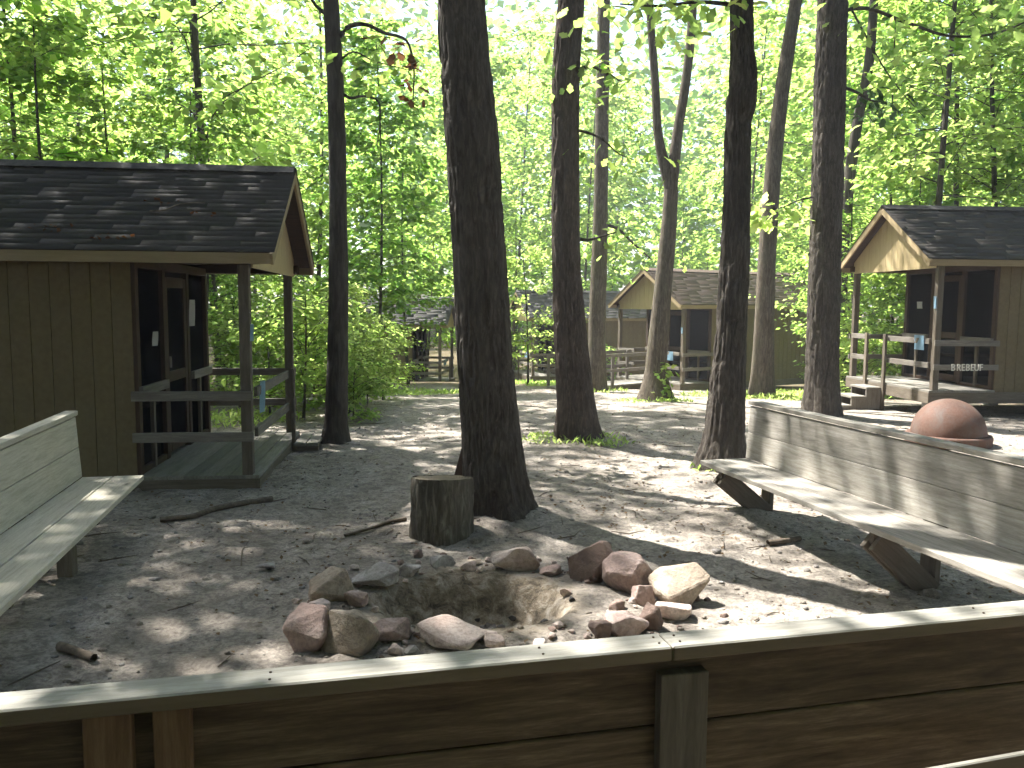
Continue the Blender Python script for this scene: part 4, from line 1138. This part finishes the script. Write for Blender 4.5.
# saplings and bushes placed by where they show: (px of the stem, distance, kind, scale)
SAPS = [(205, 14.5, 0, 1.0), (222, 17.0, 1, 1.0), (250, 15.5, 2, 1.0), (318, 22, 1, 1.0), (348, 13.2, 0, 1.0), (357, 19, 2, .95),
        (426, 33, 1, 1.1), (528, 25.5, 0, 1.0), (515, 34, 1, 1.2), (836, 21, 0, 1.1), (858, 20, 1, 1.0), (880, 22, 0, 1.1), (905, 20.5, 2, 1.3), (925, 22, 1, 1.1), (990, 20.5, 0, 1.1),
        (640, 33, 1, 1.0), (600, 36, 1, 1.1), (818, 26, 1, .9), (700, 34, 1, 1.0), (1010, 24, 1, 1.2), (470, 36, 1, 1.3), (180, 18, 1, 1.2), (60, 16, 1, 1.3), (120, 19, 1, 1.3)]
for i, (px, d, kd, s) in enumerate(SAPS):
    x, y = (px-512)/FPX*d, d
    if 245 < px < 425 and d < 26: s *= .5
    if not clear(x, y, .6): continue
    put_tree(SAP[kd], x, y, s, i*2.1, 'leafy bright green sapling '+where(px), 'tree', 'sapling', 'leafy saplings '+where(px))
SHR = [(268, 13.0, 0), (302, 12.6, 0), (312, 14.2, 1), (352, 12.6, 1), (366, 14.4, 0), (382, 16.0, 0), (330, 15.5, 0), (238, 14.5, 0), (285, 16, 0), (345, 18, 0), (372, 21, 0), (258, 18, 0), (310, 20, 0),
       (848, 19.5, 0), (868, 19, 1), (890, 21, 0), (915, 19.8, 0), (830, 23, 0), (505, 33, 0), (940, 21, 0), (600, 30, 1), (388, 25, 0), (352, 25, 0), (322, 26, 0), (296, 25, 0)]
for i, (px, d, kd) in enumerate(SHR):
    x, y = (px-512)/FPX*d, d
    if not clear(x, y, .3): continue
    put_tree(SHRUB[kd], x, y, rt.uniform(.9, 1.25)*(.75 if 345 < px < 420 else 1), i*1.7, 'low light green bush '+where(px), 'bush', 'leafy_bush', 'bushes '+where(px))
for px, d, s_, lab in ((376, 21, .8, 'small airy tree whose leaves cover the far cabin roof, nearest the slender trunk'), (345, 24, .8, 'small airy tree just right of the slender dark trunk, over the bushes'), (408, 25.5, .75, 'small airy tree over the porch of the cabin behind bushes')):
    put_tree(MID[3], (px-512)/FPX*d, d, s_, px*.1, lab)
# trees with their trunks seen above and beside the cabins
put_tree(MID[0], (221-512)/FPX*19.5, 19.5, 1.3, .3, 'thin dark straight tree rising behind the left cabin roof')
put_tree(MID[2], (958-512)/FPX*24, 24, 1.0, 1.1, 'branching tree directly behind the right cabin roof ridge')
put_tree(MID[2], (1002-512)/FPX*22, 22, .9, 2.1, 'pale stemmed tree behind the right end of the right cabin roof')
put_tree(MID[1], (-30-512)/FPX*17, 17, 1.1, 2.6, 'dark leafy tree at the top left corner behind the left cabin')
cnt = 0; pts_ = []
for tries in range(6000):
    y = rt.uniform(15, 62); x = rt.uniform(-.85, .85)*y+rt.uniform(-4, 4)
    if y < 30 and -5.5 < x < 7.5+max(0, (y-18)*.1): continue
    if not clear(x, y, 1.7): continue
    sxx, syy = x+.52*9, y-.39*9
    if -5.5 < sxx < 6.8 and 9.0 < syy < 20.5 and rt.random() < .62: continue
    if 1.5 < x+.52*6 < 10 and 19.5 < y-.39*6 < 28.5: continue
    if 1.5 < x+.52*12 < 10 and 19.5 < y-.39*12 < 28.5: continue
    px = 512+FPX*x/y
    if 395 < px < 470 and y < 36: continue
    if 600 < px < 720 and y < 40: continue
    if any((x-a)**2+(y-b)**2 < (2.3+.02*y)**2 for a, b in pts_): continue
    pts_.append((x, y)); k = rt.randrange(4)
    put_tree(MID[k], x, y, rt.uniform(.9, 1.3), rt.uniform(0, 6.28), 'green woodland tree in the far wood '+where(px), group='far wood trees '+where(px))
    cnt += 1
    if cnt >= 92: break
# trees behind and beside the camera that shade the clearing
ROUND = [(-9.5, 4.5, 13), (-12.5, 9.5, 14), (-8.0, -3.0, 12), (-3.0, -5.0, 12), (3.0, -4.5, 12), (8.0, -1.0, 12), (10.5, 6.5, 13), (-15, 1, 14), (0.5, -11, 13), (-8, -11, 13), (9, -10, 13), (15, 3, 13), (15, 11, 14), (6.8, 1.6, 12), (-9.6, 12.6, 14), (-6.5, -1.5, 11), (-11.5, -1.5, 12), (-5.5, -7.5, 12), (-6.8, 2.2, 11.5), (2.5, -8, 12), (6, -4.5, 11.5), (-12.0, 6.6, 13.5)]
V, F = tube_np([(0, 0, -.1), (0, 0, .3), (.1, 0, 3), (.1, .1, 7), (0, .1, 13)], [.32, .24, .2, .18, .12], 24, .008, 4, .4, .15)
tall_trunk = with_mat(np_mesh('tall_trunk', V, F, smooth=True), M['bark_oak'])
for i, (x, y, h) in enumerate(ROUND):
    T = thing('tall_tree', 'tall oak outside the picture that shades the clearing', 'tree', Matrix.Translation((x, y, gz(x, y))) @ Matrix.Rotation(i*1.1, 4, 'Z'), 'trees round the camera')
    link('trunk', tall_trunk, None, T)
    kit = CANOPY[i % 3]; Mk = Matrix.Translation((0, 0, h-5.2)) @ Matrix.Diagonal((1.25, 1.25, 1.0, 1))
    link('limbs', kit[0], None, T, Mk); tag(link('crown', kit[1], None, T, Mk), kind='stuff')
for i in range(24):  # unseen trees added to block low sky and darken camera-facing surfaces
    d = (12, 17, 23)[i % 3]+rt.uniform(-1.5, 1.5); a = math.radians(-205+230*(i+.5)/24)
    x, y = math.cos(a)*d, math.sin(a)*d
    if y > 6 and abs(x) < .85*y or not clear(x, y): continue
    put_tree(MID[i % 4], x, y, rt.uniform(.95, 1.2), i*1.3, 'unseen leafy tree added behind the photographer to block low sky', group='unseen trees added behind the photographer to block low sky')
for i, (x, y, s_) in enumerate([(-5.5, -4, .8), (-2.2, -6, .85), (1.2, -6.5, .8), (4.4, -5.2, .85), (7.4, -3.2, .8), (-8.5, -.8, .8), (9.8, .6, .8), (-1.0, -9.5, .9), (3.2, -9.6, .9), (-5.5, -8.8, .9), (7.2, -7.6, .9)]):  # unseen low trees added to cut light from the camera side
    put_tree(MID[3], x, y, s_, i*1.9, 'unseen low leafy tree added close behind the photographer for shade', group='unseen low trees added close behind the photographer for shade')
for i in range(13):  # unseen saplings added to thicken the low screen against skylight
    a = math.radians(-172+164*(i+.5)/13); d = 5.4+1.1*(i % 2)
    put_tree(SAP[1], math.cos(a)*d, math.sin(a)*d-.8, 1.35, i*2.3, 'unseen dense sapling added close behind the photographer to block skylight', 'tree', 'sapling', 'unseen dense saplings added behind the photographer to block skylight')
# far wood: one mass
n = 60000; r_ = np.random.default_rng(8)
a = r_.uniform(-1.0, 1.0, n); d = r_.uniform(64, 95, n); x, y = np.sin(a)*d*1.1, np.cos(a)*d
lump = vnoise(x*.22, y*.22, 0, 4); z = terrain(x, y)+r_.uniform(0, 1, n)**.85*(20+14*lump)
V, F, q = leaves_np(np.stack([x, y, z], 1), .95, .42, r_, droop=.2, tilt=.6)
tag(link('far_wood', np_mesh('far_wood', V, F, q), M['leaf_green']), 'far green mass of woodland beyond the cabins', None, kind='stuff')

# ------------------------------------------------------------------ thin woodland haze
t = NT('haze'); pv = t.n('ShaderNodeVolumePrincipled'); pv.inputs['Color'].default_value = (.93, .96, 1, 1); pv.inputs['Density'].default_value = .0014; pv.inputs['Anisotropy'].default_value = .3
t.l(pv.outputs[0], t.out.inputs['Volume'])
bm = bmesh.new(); bmesh.ops.create_cube(bm, size=1); bmesh.ops.scale(bm, vec=(600, 520, 46), verts=bm.verts); bmesh.ops.translate(bm, vec=(0, 110, 19), verts=bm.verts)
tag(link('haze', bm_mesh(bm, 'haze'), M['haze']), 'thin bright haze between the trees', None, kind='stuff')
